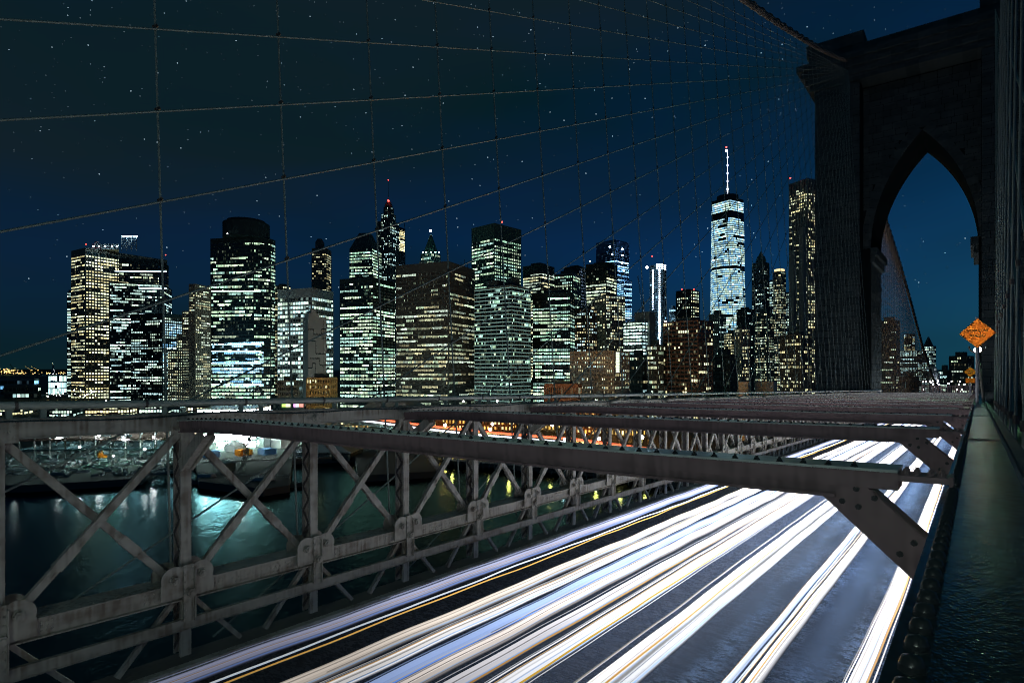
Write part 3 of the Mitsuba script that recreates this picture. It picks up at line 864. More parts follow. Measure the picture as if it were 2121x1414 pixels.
class Bldg:
    def __init__(s, name, label, cat='skyscraper', group=None):
        s.key = thing(name, label, cat, group)
        NB[0] += 1
        s.rng = np.random.default_rng(100 + NB[0])
        s.band, s.pier, s.win = {}, {}, []

    def foot(s, L, C, R, d, beta=None):
        uL, uC, uR = ((x - CX) / FPX for x in (L, C, R))
        al = math.atan(uC)
        rh, ph = np.array([math.sin(al), math.cos(al)]), np.array([math.cos(al), -math.sin(al)])
        if beta is None:
            beta = min(max(math.atan2(R - C, C - L), math.radians(10)), math.radians(80))
        else:
            beta = math.radians(beta)
        c = np.array([uC * d, d])
        vl, vr = -math.cos(beta) * ph + math.sin(beta) * rh, math.sin(beta) * ph + math.cos(beta) * rh
        sl = (uL * d - c[0]) / (vl[0] - uL * vl[1])
        sr = (uR * d - c[0]) / (vr[0] - uR * vr[1])
        pts = [c + vl * sl, c, c + vr * sr, c + vl * sl + vr * sr]
        s.d = d
        return [np.array([-SN * p[1] + CS * p[0], CS * p[1] + SN * p[0]]) for p in pts]

    def walls(s, pts, z0, z1, mat='mat_glass_wall', scale=None):
        put('wall', MB().prism(pts, z0, z1, scale), mat, s.key)

    def facade(s, P, Q, z0, z1, nf, nb, p, pal='cream', fac='mat_dark', style='grid', run=0.75, power=1.0, wr=0.8, hr=0.55, top=0.0, skip=None, full=0.06, cover=True):
        """Windows, floor bands and piers on the wall P -> Q; outward is to the right of P -> Q when seen from above, towards the camera."""
        P, Q = np.asarray(P, float), np.asarray(Q, float)
        e = Q - P
        L = np.linalg.norm(e)
        e = e / L
        n = np.array([e[1], -e[0]])
        if np.dot(n, -(P + Q) / 2) < 0:
            n = -n
        zt = z1 - top
        fh, bw = (zt - z0) / nf, L / nb
        if cover:
            bd, pr = s.band.setdefault(fac, MB()), s.pier.setdefault(fac, MB())
            e3, n3 = np.array([*e, 0]), np.array([*n, 0])
            mid = np.array([*(P + Q) / 2, 0])
            if style in ('grid', 'band'):
                for i in range(nf + 1):
                    zc = z0 + i * fh
                    bd.obox(mid + n3 * 0.16 + [0, 0, zc], e3 * L / 2, n3 * 0.15, [0, 0, fh * (1 - hr) / 2])
            if top > 0.2:
                bd.obox(mid + n3 * 0.2 + [0, 0, z1 - top / 2 + fh * (1 - hr) / 4], e3 * L / 2, n3 * 0.19, [0, 0, top / 2 - fh * (1 - hr) / 4])
            if style in ('grid', 'rib'):
                for i in range(nb + 1):
                    pc = np.array([*(P + e * min(max(i * bw, 0.2), L - 0.2)), (z0 + zt) / 2])
                    pr.obox(pc + n3 * 0.2, e3 * bw * (1 - wr) / 2, n3 * 0.2, [0, 0, (zt - z0) / 2])
            elif style == 'band':
                for i in range(0, nb + 1, max(2, nb // 6)):
                    pc = np.array([*(P + e * min(max(i * bw, 0.2), L - 0.2)), (z0 + zt) / 2])
                    pr.obox(pc + n3 * 0.17, e3 * bw * 0.12, n3 * 0.17, [0, 0, (zt - z0) / 2])
        rng, cols = s.rng, PAL[pal]
        for i in range(nf):
            if skip and skip(i / nf):
                continue
            pf = p(i / nf) if callable(p) else p
            if rng.random() < full * 2 * pf:
                pf = 0.97
            elif pf < 0.93:
                pf = np.clip(pf * rng.choice([0.25, 0.8, 1.2, 1.5]), 0, 0.93)
            on = rng.random() < pf
            col, br = np.array(cols[rng.integers(len(cols))]), 1.2 * power * math.exp(rng.normal(0, 0.3))
            for j in range(nb):
                if rng.random() > run:
                    on = rng.random() < pf
                    col, br = np.array(cols[rng.integers(len(cols))]), 1.2 * power * math.exp(rng.normal(0, 0.42))
                if not on and rng.random() > 0.10 + 0.45 * pf:
                    continue
                dim = 1.0 if on else 0.02 + 0.14 * rng.random() ** 2.5
                a, b = (j + 0.5 - wr / 2) * bw, (j + 0.5 + wr / 2) * bw
                za = z0 + i * fh + fh * (1 - hr) / 2
                zb = za + fh * hr * (1 if rng.random() < 0.7 else rng.uniform(0.45, 1))
                za2 = za + (za + fh * hr - zb)
                A, B = P + e * a + n * 0.05, P + e * b + n * 0.05
                s.win.append(([[*A, za2], [*B, za2], [*B, za + fh * hr], [*A, za + fh * hr]], col * br * dim * math.exp(rng.normal(0, 0.25)), n))

    def box(s, L, C, R, top, d, nf, nbl, nbr, p=0.4, pr=None, bottom=None, beta=None, wall='mat_glass_wall', topm=0.0, **kw):
        pts = s.foot(L, C, R, d, beta)
        z0, z1 = (GZ if bottom is None else bottom), hz(top, d)
        s.walls(pts, z0, z1, wall)
        if nbl:
            s.facade(pts[0], pts[1], z0, z1, nf, nbl, p, top=topm, **kw)
        if nbr:
            s.facade(pts[1], pts[2], z0, z1, nf, nbr, p if pr is None else pr, top=topm, **kw)
        rf = MB()
        c = np.mean(pts, 0)
        q = [c + (x - c) * 0.55 for x in pts]
        return pts, z1

    def part(s, name, mb, mat, **kw):
        return put(name, mb, mat, s.key, **kw)

    def beacon(s, px, py, d, r=0.8, rgb=(6, 0.3, 0.2)):
        p = at(px, d)
        sp = trimesh.creation.icosphere(1, r)
        put('beacon', (sp.vertices + [*p, hz(py, d)], sp.faces), 'mat_lamp', s.key, emit=rgb)

    def done(s):
        for nm, dct in (('floor_band', s.band), ('pier', s.pier)):
            for m, mb in dct.items():
                if mb.n:
                    put(nm, mb, m, s.key, kind='stuff')
        if s.win:
            v = np.array([w[0] for w in s.win])
            nn = np.cross(v[:, 1] - v[:, 0], v[:, 2] - v[:, 0])[:, :2]
            flip = np.sum(nn * np.array([w[2] for w in s.win]), 1) < 0
            v[flip] = v[flip][:, ::-1]
            k = np.arange(len(v))[:, None] * 4
            f = np.vstack([k + [0, 1, 2], k + [0, 2, 3]])
            col = np.repeat(np.array([w[1] for w in s.win]), 4, 0)
            put('lit_window', (v.reshape(-1, 3), f), 'mat_lamp', s.key, emit=1, color=col, kind='stuff')


def simple(name, label, L, C, R, top, d, nf, nbl, nbr, p=0.4, cat='skyscraper', roof=True, **kw):
    b = Bldg(name, label, cat)
    pts, z1 = b.box(L, C, R, top, d, nf, nbl, nbr, p, **kw)
    if roof:
        c = np.mean(pts, 0)
        q = [c + (x - c) * 0.5 for x in pts]
        b.part('roof_plant', MB().prism(q, z1, z1 + b.rng.uniform(2.5, 6.0)), 'mat_dark')
    b.done()
    return b


def wallpt(pts, a, b, s):
    return pts[a] * (1 - s) + pts[b] * s


def ring(b, name, pts, z0, z1, k, m, **kw):
    c = np.mean(pts, 0)
    return b.part(name, MB().prism([c + (x - c) * k for x in pts], z0, z1), m, **kw)


# --- left group
b = Bldg('office_tower', 'tan office tower with dense yellow lit rows and a white lit roof structure')
pts, z1 = b.box(148, 177, 346, 513, 800, 48, 12, 30, p=lambda t: 0.55 if t > 0.25 else 0.8, pr=lambda t: 0.86 if t > 0.62 or t < 0.2 else 0.6, beta=68, topm=9.0, pal='warm', fac='mat_tan', style='grid', power=1.2, wr=0.72, hr=0.5, run=0.6)
e0, e1 = pts[1], pts[2]
cr = MB()
for i in range(13):
    p = wallpt(pts, 1, 2, (i + 0.5) / 13)
    cr.obox([*p, z1 - 6.8], np.array([*(e1 - e0), 0]) / 13 * 0.36, [*(np.array([(e1 - e0)[1], -(e1 - e0)[0]]) / np.linalg.norm(e1 - e0) * 0.5), 0], [0, 0, 2.1])
b.part('crown_opening', cr, 'mat_black', kind='stuff')
pm = at(222, 815)
b.part('roof_structure', MB().prism([at(190, 812), at(246, 812), at(246, 840), at(192, 840)], z1, z1 + 7.5).prism([at(196, 811), at(204, 811), at(204, 838), at(196, 838)], z1 + 7.5, z1 + 11), 'mat_white')
fr = MB()
for px in (252, 262, 272, 283):
    for dd in (806, 824):
        q = at(px, dd)
        fr.cyl([*q, z1], [*q, z1 + 15], 0.4, 5)
for z in (4, 8, 12, 15):
    for dd in (806, 824):
        fr.cyl([*at(251, dd), z1 + z], [*at(284, dd), z1 + z], 0.3, 5)
for a_, b_ in ((252, 262), (262, 272), (272, 283)):
    fr.cyl([*at(a_, 806), z1], [*at(b_, 806), z1 + 14], 0.25, 5).cyl([*at(b_, 806), z1], [*at(a_, 806), z1 + 14], 0.25, 5)
b.part('roof_lattice', fr, 'mat_white')
lm = MB()
for px in (194, 205, 218, 232, 243, 254, 260, 266, 272, 278, 283):
    q = at(px, 800 if px < 250 else 803)
    hh = 2 if px < 250 else 16
    lm.box(q[0] - 0.7, q[0] + 0.7, q[1] - 0.7, q[1] + 0.7, z1 + hh - 0.6, z1 + hh + 0.6)
b.part('roof_light', lm, 'mat_lamp', emit=(14, 21, 26), w=1.0, kind='stuff')
b.beacon(178, 506, 800)
b.beacon(343, 528, 800)
b.done()
simple('slim_block', 'narrow dark block at the left end of the skyline with white rows', 139, 147, 151, 606, 860, 40, 3, 2, 0.6, pal='cool', fac='mat_dark', power=1.3)
b = Bldg('glass_tower', 'dark glass tower with blue white light bands in front of the tan tower')
b.box(246, 326, 349, 538, 720, 46, 24, 7, p=lambda t: 0.15 if t > 0.9 else 0.5, topm=6, pal='cream', fac='mat_black', style='band', run=0.72, wr=0.84)
b.box(227, 338, 356, 590, 690, 42, 32, 7, p=lambda t: 0.42, pal='cool', fac='mat_black', style='band', run=0.74, wr=0.84, power=1.1)
for py in (562, 597, 650):
    p0, p1 = at(238, 680), at(345, 684)
    b.part('light_band', MB().bar([*p0, hz(py, 682)], [*p1, hz(py, 682)], 0.6, 0.9), 'mat_lamp', emit=(2.2, 2.9, 3.2))
b.done()
b = Bldg('ribbed_block', 'black ribbed office block with a blue lit right side, lower than its neighbours')
pts, z1 = b.box(272, 336, 382, 648, 600, 34, 18, 11, p=0.28, pr=0.5, beta=48, topm=4, pal='cool', fac='mat_black', style='rib', run=0.75, wr=0.75)
b.facade(pts[1], pts[2], hz(760, 600), hz(668, 600), 17, 8, 0.65, pal='blue', fac='mat_black', cover=False, power=1.2)
b.done()
b = Bldg('stepped_tower', 'tan stepped stone tower with square lit windows left of the great black tower')
for (L, C, R, tp, nf, n1, n2) in ((348, 401, 436, 726, 22, 14, 9), (366, 401, 436, 692, 28, 9, 9), (378, 402, 436, 645, 38, 6, 9), (392, 404, 436, 589, 52, 3, 8)):
    b.box(L, C, R, tp, 560, nf, n1, n2, p=0.62, pr=0.5, beta=40, pal='cream', fac='mat_tan', style='grid', run=0.5, wr=0.6, hr=0.5, power=1.0)
    b.rng = np.random.default_rng(500 + tp)
b.done()
b = Bldg('black_tower', 'great black chamfered tower with a round dark crown and blue lit lower floors')
f0 = b.foot(436, 548, 570, 640, 32)
ch_ = [f0[0] + (f0[1] - f0[0]) * 0.0, f0[0] + (f0[1] - f0[0]) * 0.80, f0[1] + (f0[2] - f0[1]) * 0.55, f0[2], f0[3]]
z1, zs = hz(490, 640), hz(497, 640)
b.walls(ch_, GZ, z1)
dens = lambda t: 0.10 if 0.30 < t < 0.52 else (0.75 if t < 0.22 else (0.36 if t < 0.9 else 0.05))
b.facade(ch_[0], ch_[1], GZ, z1, 46, 30, dens, pal='green', fac='mat_black', style='band', run=0.7, wr=0.84, top=5)
b.facade(ch_[1], ch_[2], GZ, z1, 46, 8, lambda t: 0.4, pal='green', fac='mat_black', style='band', run=0.62, wr=0.82, top=5)
b.facade(ch_[2], ch_[3], GZ, z1, 46, 8, lambda t: 0.7, pal='green', fac='mat_black', style='band', run=0.62, wr=0.82, top=5)
cc = np.mean(ch_, 0)
cr = [cc + np.array([math.cos(a), math.sin(a)]) * 24 for a in np.linspace(0, 2 * np.pi, 24)[:-1]]
b.part('crown', MB().prism(cr, z1, hz(467, 660)).prism([cc + (x - cc) * 0.82 for x in cr], hz(467, 660), hz(461, 660)), 'mat_black')
for py in (603, 713, 727, 752, 796):
    b.part('light_band', MB().bar([*(ch_[0] * 0.97 + cc * 0.0), hz(py, 640)] if False else [*at(438, 633), hz(py, 633)], [*at(540, 612), hz(py, 612)], 0.5, 1.2), 'mat_lamp', emit=(1.6, 2.6, 3.0) if py > 700 else (1.5, 2.2, 1.8))
b.beacon(471, 484, 625, 0.7, (6, 6, 5))
b.facade(at(440, 628), at(546, 605), hz(800, 620), hz(708, 620), 14, 26, 0.55, pal='blue', cover=False, power=1.6, run=0.7)
b.done()
b = Bldg('white_grid_block', 'pale concrete grid office block with nearly every window lit')
pts, z1 = b.box(575, 645, 690, 596, 620, 26, 13, 10, p=0.9, pr=0.8, beta=40, topm=9, pal='cool', fac='mat_white', style='grid', run=0.4, wr=0.84, hr=0.62, power=1.0)
b.done()
simple('lit_roof_block', 'small block with a lit rooftop row between the black tower and the pale block', 569, 585, 602, 592, 900, 40, 4, 4, 0.4, pal='warm', fac='mat_brown')
b = Bldg('slim_stone_tower', 'slim brown stone tower with a small stepped cap behind the pale block')
b.box(646, 676, 686, 514, 900, 60, 7, 5, p=0.3, pr=0.75, topm=8, pal='warm', fac='mat_brown', style='grid', run=0.4, wr=0.55, hr=0.5)
pts = b.foot(653, 668, 672, 905)
b.part('cap', MB().prism(pts, hz(514, 900), hz(500, 900)).prism(pts, hz(500, 900), hz(492, 900), 0.5), 'mat_dark')
b.done()
b = Bldg('windowless_slab', 'windowless pale slab building with dark meandering grooves', 'building')
pts = b.foot(628, 638, 676, 520, 78)
z0, z1 = GZ, hz(655, 520)
put('wall', MB().prism(pts, z0, z1), 'mat_white', b.key)
c = np.mean(pts, 0)
b.part('penthouse', MB().prism([wallpt(pts, 1, 2, 0.05), wallpt(pts, 1, 2, 0.62), wallpt(pts, 0, 3, 0.62), wallpt(pts, 0, 3, 0.05)], z1, hz(648, 520)).prism([wallpt(pts, 1, 2, 0.18), wallpt(pts, 1, 2, 0.45), wallpt(pts, 0, 3, 0.45), wallpt(pts, 0, 3, 0.18)], hz(648, 520), hz(641, 520)), 'mat_white')
g = MB()
e = (pts[2] - pts[1])
n = np.array([e[1], -e[0]]) / np.linalg.norm(e)
n = -n if np.dot(n, -pts[1]) < 0 else n


def gseg(s0, y0, s1, y1):
    a, c_ = pts[1] + e * s0 + n * 0.03, pts[1] + e * s1 + n * 0.03
    g.bar([*a, hz(y0, 520)], [*c_, hz(y1, 520)], 0.12, 0.9)


for (pth) in ([(0, 682), (0.3, 682), (0.3, 692), (0.72, 692), (0.72, 680), (1, 680)], [(0.0, 706), (0.42, 706), (0.42, 732), (0.95, 732)], [(0.1, 742), (0.62, 742), (0.62, 756), (1, 756)], [(0.0, 762), (0.22, 762), (0.22, 752), (0.4, 752), (0.4, 775), (1, 775)], [(0.75, 692), (0.75, 700), (1, 700)]):
    for (a0, b0), (a1, b1) in zip(pth[:-1], pth[1:]):
        gseg(a0, b0, a1, b1)
g.bar([*(pts[1] + e * 0.83 + n * 0.03), z0], [*(pts[1] + e * 0.83 + n * 0.03), z1], 0.12, 0.25, up=(1, 0, 0))
b.part('groove', g, 'mat_black', kind='stuff')
b.done()
simple('yellow_block', 'low yellow lit block with a grid of dark windows at the foot of the slab', 635, 684, 697, 784, 440, 8, 9, 3, 0.10, cat='building', pal='warm', fac='mat_yellow', style='grid', wr=0.5, hr=0.55, beta=20)
simple('dark_low_block', 'low dark block left of the yellow block', 575, 618, 626, 789, 450, 8, 10, 3, 0.08, cat='building', pal='cool', fac='mat_grey', wr=0.6)
simple('banded_tower', 'dark tower with many pale green lit rows right of the slab', 704, 772, 818, 574, 560, 38, 20, 13, lambda t: 0.92 if t < 0.36 else (0.66 if t < 0.8 else 0.25), pal='green', fac='mat_black', style='band', run=0.76, wr=0.84, topm=4, power=1.0)
b = Bldg('hip_roof_tower', 'dark tower with a hipped roof behind the banded tower')
pts, z1 = b.box(724, 770, 790, 514, 760, 52, 16, 8, 0.8, pal='green', fac='mat_dark', style='grid', wr=0.75, run=0.6)
b.part('roof', MB().prism(pts, z1, hz(482, 770), 0.42), 'mat_dark')
b.done()
b = Bldg('spire_tower', 'slender art deco tower tapering to a dark dome with a red light')
for (L, C, R, tp, nf, n1, n2) in ((782, 808, 826, 456, 66, 9, 6), (790, 808, 819, 441, 70, 6, 4), (795, 808, 815, 428, 74, 4, 3)):
    b.box(L, C, R, tp, 900, nf, n1, n2, p=0.33, pal='cool', fac='mat_dark', style='rib', run=0.4, wr=0.5)
pp = at(805, 905)
b.part('dome', MB().cyl([*pp, hz(428, 905)], [*pp, hz(420, 905)], 6.5, 10, 4.0).cyl([*pp, hz(420, 905)], [*pp, hz(415, 905)], 4.0, 10, 0.6), 'mat_dark')
b.part('mast', MB().cyl([*pp, hz(416, 905)], [*pp, hz(373, 905)], 0.5, 6, 0.2), 'mat_dark')
b.beacon(804.5, 416, 896, 1.5, (8, 0.4, 0.3))
b.beacon(804.5, 373, 905, 0.9, (5, 0.2, 0.15))
b.done()
b = Bldg('lit_frame_tower', 'slim tower under construction with yellow lit upper floors beside the spire')
b.box(816, 829, 839, 472, 950, 60, 4, 4, p=lambda t: 0.85, pal='blue', fac='mat_dark', style='grid', run=0.4, wr=0.7, skip=lambda t: t > 0.78)
pts = b.foot(816, 829, 839, 949)
b.facade(pts[0], pts[1], hz(520, 950), hz(474, 950), 14, 4, 0.9, pal='warm', cover=False, power=1.6)
b.facade(pts[1], pts[2], hz(520, 950), hz(474, 950), 14, 4, 0.9, pal='warm', cover=False, power=1.6)
b.part('mast', MB().cyl([*at(838, 955), hz(472, 955)], [*at(838, 955), hz(462, 955)], 0.6, 5), 'mat_dark')
b.done()
b = Bldg('pyramid_tower', 'stone tower with a green lit pyramid roof and a bright white light on its tip')
pts, z1 = b.box(869, 893, 915, 540, 850, 40, 8, 8, p=0.45, pal='green', fac='mat_grey', style='grid', wr=0.55, run=0.4)
pts = b.foot(871, 893, 912, 850)
b.box(872, 893, 912, 524, 850, 44, 7, 7, p=0.5, pal='green', fac='mat_grey', style='grid', wr=0.55, run=0.4)
b.part('roof', MB().prism(b.foot(876, 893, 909, 852), hz(524, 850), hz(484, 860), 0.08), 'mat_green')
b.beacon(891.5, 478, 862, 1.9, (60, 62, 66))
fl = MB()
for px in (876, 883, 893, 902, 909):
    q = at(px, 842)
    fl.box(q[0] - 0.7, q[0] + 0.7, q[1] - 0.7, q[1] + 0.7, hz(523, 842), hz(523, 842) + 0.8)
b.part('roof_light', fl, 'mat_lamp', emit=(6, 14, 11), w=0.2, kind='stuff')
b.done()
b = Bldg('brown_slab_tower', 'broad brown tower with dense rows of narrow white windows')
pts, z1 = b.box(821, 929, 983, 541, 520, 34, 46, 24, p=lambda t: 0.62 if t < 0.88 else 0.2, pr=0.58, beta=30, topm=8, pal='cream', fac='mat_brown', style='grid', run=0.82, wr=0.52, hr=0.5, power=1.15)
an = MB()
for px, h in ((955, 6), (962, 9), (968, 5)):
    an.cyl([*at(px, 560), z1], [*at(px, 560), z1 + h], 0.25, 5)
b.part('antenna', an, 'mat_dark')
b.done()
b = Bldg('green_crown_tower', 'tall teal tower with a plain crown and a red light, behind the striped block')
pts, z1 = b.box(977, 1024, 1079, 462, 680, 50, 15, 17, p=0.62, pr=0.6, beta=45, topm=17, pal='green', fac='mat_green', style='band', run=0.78, wr=0.85)
rib = MB()
for i in range(15):
    q = wallpt(pts, 1, 2, i / 14)
    rib.box(q[0] - 0.45, q[0] + 0.45, q[1] - 0.9, q[1] + 0.2, GZ + 90, z1 - 0.5)
b.part('rib', rib, 'mat_green', kind='stuff')
b.beacon(1040, 460, 690, 1.0)
b.done()
b = Bldg('striped_block', 'teal block with thin pale horizontal stripes, in front of the tall teal tower')
pts, z1 = b.box(983, 1060, 1099, 590, 500, 34, 26, 16, p=0.1, pr=0.12, beta=36, topm=2, pal='green', fac='mat_teal', style='band', run=0.35, wr=0.8, hr=0.62, power=1.1)
s0 = MB()
nf = 34
for i in range(nf):
    z = GZ + (z1 - 2 - GZ) * (i + 0.98) / nf
    for a_, c_, o in ((pts[0], pts[1], 0), (pts[1], pts[2], 1)):
        e = (c_ - a_) / np.linalg.norm(c_ - a_)
        n = np.array([e[1], -e[0]])
        n = -n if np.dot(n, -a_) < 0 else n
        s0.obox([*((a_ + c_) / 2 + n * 0.36), z], [*(e * np.linalg.norm(c_ - a_) / 2), 0], [*(n * 0.04), 0], [0, 0, 0.16])
b.part('light_strip', s0, 'mat_lamp', emit=(0.28, 0.52, 0.46), kind='stuff')
b.part('roof_plant', MB().prism(b.foot(1010, 1030, 1045, 512), z1, z1 + 6).prism(b.foot(1048, 1062, 1076, 510), z1, z1 + 7.5), 'mat_dark')
b.done()
simple('flat_top_tower', 'dark flat topped tower with yellow lit rows right of the tall teal tower', 1083, 1121, 1148, 547, 760, 44, 14, 9, 0.78, pal='cream', fac='mat_dark', style='band', run=0.8, topm=11)
simple('ribbed_tower', 'grey tower with pale vertical ribs in the middle of the skyline', 1147, 1186, 1202, 565, 800, 42, 9, 6, 0.55, pal='green', fac='mat_grey', style='rib', run=0.45, wr=0.55, topm=3)
simple('dark_front_tower', 'dark front tower with broken green white rows below the ribbed tower', 1104, 1181, 1190, 605, 540, 34, 20, 4, lambda t: 0.12 if t > 0.86 else 0.62, pal='green', fac='mat_black', style='band', run=0.8, topm=4)
simple('unlit_tower', 'unlit black tower standing behind the ribbed tower', 1168, 1200, 1216, 552, 900, 40, 8, 6, 0.01, fac='mat_black')
b = simple('yellow_row_tower', 'square dark tower with pale yellow rows left of the blue glass tower', 1214, 1256, 1278, 543, 740, 42, 16, 9, lambda t: 0.0 if t > 0.92 else 0.8, pal='cream', fac='mat_black', style='band', run=0.8, topm=6)
b.beacon(1222, 541, 735, 0.9, (7, 3, 2))
b = Bldg('blue_glass_tower', 'pale blue glass tower with bright lamps and an unlit crown')
b.box(1235, 1274, 1303, 496, 1050, 62, 14, 12, p=lambda t: 0.0 if t > 0.92 else (0.8 if t > 0.5 else 0.65), pal='blue', fac='mat_blue', style='band', run=0.9, wr=0.95, power=1.7, topm=20)
b.box(1282, 1292, 1309, 582, 1040, 50, 4, 7, p=0.8, pal='blue', fac='mat_blue', style='band', run=0.9, wr=0.95, power=1.3)
for q in ((1263, 511), (1268, 527), (1289, 516), (1289, 529), (1289, 545), (1292, 560)):
    b.beacon(*q, 1030, 1.6, (14, 20, 26))
b.done()
simple('beige_step_tower', 'beige stone tower with blank side wall in front of the blue glass tower', 1232, 1254, 1294, 612, 640, 40, 4, 12, lambda t: 0.25, pr=0.55, pal='cream', fac='mat_beige', style='grid', run=0.4, wr=0.6, beta=55)
simple('red_brick_tower', 'reddish brick tower between the dark front tower and the beige stone tower', 1188, 1215, 1236, 640, 620, 32, 8, 6, 0.42, pal='mix', fac='mat_brick', style='grid', run=0.4, wr=0.55)
b = Bldg('apartment_slab', 'wide beige apartment slab with a bright vertical stair window', 'building')
pts, z1 = b.box(1181, 1272, 1303, 728, 430, 17, 26, 9, p=0.34, beta=26, pal='mix', fac='mat_beige', style='grid', run=0.3, wr=0.45, hr=0.5, wall='mat_glass_wall')
q0, q1 = wallpt(pts, 1, 2, 0.08), wallpt(pts, 1, 2, 0.3)
e = (q1 - q0) / np.linalg.norm(q1 - q0)
n = np.array([e[1], -e[0]])
n = -n if np.dot(n, -q0) < 0 else n
sw = MB()
for i in range(13):
    zc = hz(770 - i * 3.3, 430)
    sw.obox([*((q0 + q1) / 2 + n * 0.5), zc], [*(e * np.linalg.norm(q1 - q0) / 2), 0], [*(n * 0.05), 0], [0, 0, 0.45])
b.part('stair_window', sw, 'mat_lamp', emit=(1.3, 1.5, 1.1), kind='stuff')
b.done()
simple('pink_low_block', 'low pinkish block with tall windows at the foot of the dark front tower', 1128, 1196, 1204, 799, 400, 3, 16, 3, 0.12, cat='building', pal='warm', fac='mat_brick', style='grid', wr=0.5, hr=0.7, beta=14)
b = Bldg('white_row_block', 'block of solid white lit rows beside a blank beige slab', 'building')
b.box(1291, 1330, 1347, 666, 600, 26, 12, 5, p=0.95, pal='cool', fac='mat_grey', style='band', run=0.9, wr=0.95, power=1.25, beta=30)
b.walls(b.foot(1314, 1345, 1358, 606, 30), GZ, hz(645, 606), 'mat_beige')
b.done()
b = Bldg('construction_tower', 'dazzling white lit tower under construction with light strings', 'skyscraper')
pts, z1 = b.box(1346, 1366, 1380, 548, 1000, 50, 5, 4, p=0.08, pal='blue', fac='mat_dark', style='grid', run=0.4)
ls = MB()
for px, y0, y1 in ((1366, 548, 720), (1352, 560, 640), (1361, 548, 557), (1372, 548, 560), (1378, 550, 560)):
    for py in np.arange(y0, y1, 4.2):
        q = at(px, 985)
        ls.obox([*q, hz(py, 985)], [0.9, 0, 0], [0, 0.9, 0], [0, 0, 0.75])
b.part('work_light', ls, 'mat_lamp', emit=(9, 13, 19), w=0.1, kind='stuff')
b.beacon(1340, 554, 985, 2.2, (40, 44, 52))
b.beacon(1379, 668, 985, 2.6, (60, 62, 60))
b.beacon(1351, 531, 985, 1.0)
b.done()
cr = thing('tower_crane', 'pale tower crane boom beside the white lit construction tower', 'crane')
q = at(1332, 990)
put('mast', MB().cyl([*q, GZ], [*q, hz(632, 990)], 2.2, 4), 'mat_white', cr)
jb = MB()
A, B_ = np.array([*at(1332, 990), hz(640, 990)]), np.array([*at(1321, 990), hz(571, 990)])
for o in (-1.4, 1.4):
    jb.bar(A + [o, 0, 0], B_ + [o * 0.3, 0, 0], 0.6, 0.6)
for i in range(12):
    jb.bar(A + (B_ - A) * i / 12 + [-1.3, 0, 0], A + (B_ - A) * (i + 1) / 12 + [1.3, 0, 0], 0.35, 0.35)
put('boom', jb, 'mat_white', cr)
b = simple('edge_lit_slab', 'dark slab tower with a white lit right edge', 1401, 1430, 1448, 601, 900, 34, 7, 4, lambda t: 0.0 if t > 0.93 else 0.3, pr=0.75, pal='cream', fac='mat_black', style='grid', run=0.3, wr=0.45)
b.beacon(1412, 599, 895, 1.0)
b.beacon(1437, 599, 895, 1.0)
simple('blue_low_tower', 'small blue lit block left of the dark slab tower', 1386, 1396, 1403, 640, 1000, 30, 4, 3, 0.8, pal='blue', fac='mat_dark')
simple('brown_balcony_block', 'brown apartment block with balcony lines and few warm windows', 1374, 1446, 1476, 664, 470, 24, 16, 8, 0.17, cat='building', pal='warm', fac='mat_brick', style='band', run=0.45, wr=0.7, hr=0.6, beta=30)
simple('small_brown_block', 'small brown block left of the balcony block', 1340, 1362, 1374, 716, 480, 15, 8, 5, 0.4, cat='building', pal='cream', fac='mat_brown', wr=0.6)
simple('dark_gap_block', 'low dark block with a blue light right of the beige apartment slab', 1302, 1330, 1342, 738, 500, 13, 9, 4, 0.2, cat='building', pal='mix', fac='mat_dark', wr=0.55)
# --- the tall faceted tower with the mast
b = Bldg('faceted_tower', 'tallest tower, faceted blue white glass with a lit mast on top')
d = 1450.0
hw = 64 * d / FPX / 2 / 1.0
cc = at(1507, d)
zb0, zt0 = hz(770, d), hz(421, d)
fwd = cc / np.linalg.norm(cc)
rgt = np.array([fwd[1], -fwd[0]])
rot = math.radians(8)
ax, ay = rgt * math.cos(rot) + fwd * math.sin(rot), -rgt * math.sin(rot) + fwd * math.cos(rot)
hb = hw * 0.98
base4 = [cc + ax * sx * hb + ay * sy * hb for sx, sy in ((-1, -1), (1, -1), (1, 1), (-1, 1))]
top4 = [cc + ax * sx * hb + ay * sy * hb for sx, sy in ((0, -1), (1, 0), (0, 1), (-1, 0))]
v = np.array([[*p, zb0] for p in base4] + [[*p, zt0] for p in top4] + [[*cc, zb0], [*cc, zt0]])
f = []
for i in range(4):
    j = (i + 1) % 4
    f += [[i, j, 4 + i], [j, 4 + j, 4 + i], [8, j, i], [9, 4 + i, 4 + j]]
put('glass_body', (v, np.array(f)), 'mat_glass_wall', b.key)
put('plinth', MB().prism(base4, GZ, zb0), 'mat_grey', b.key)
fr = MB()
nfl = 78
rng = b.rng
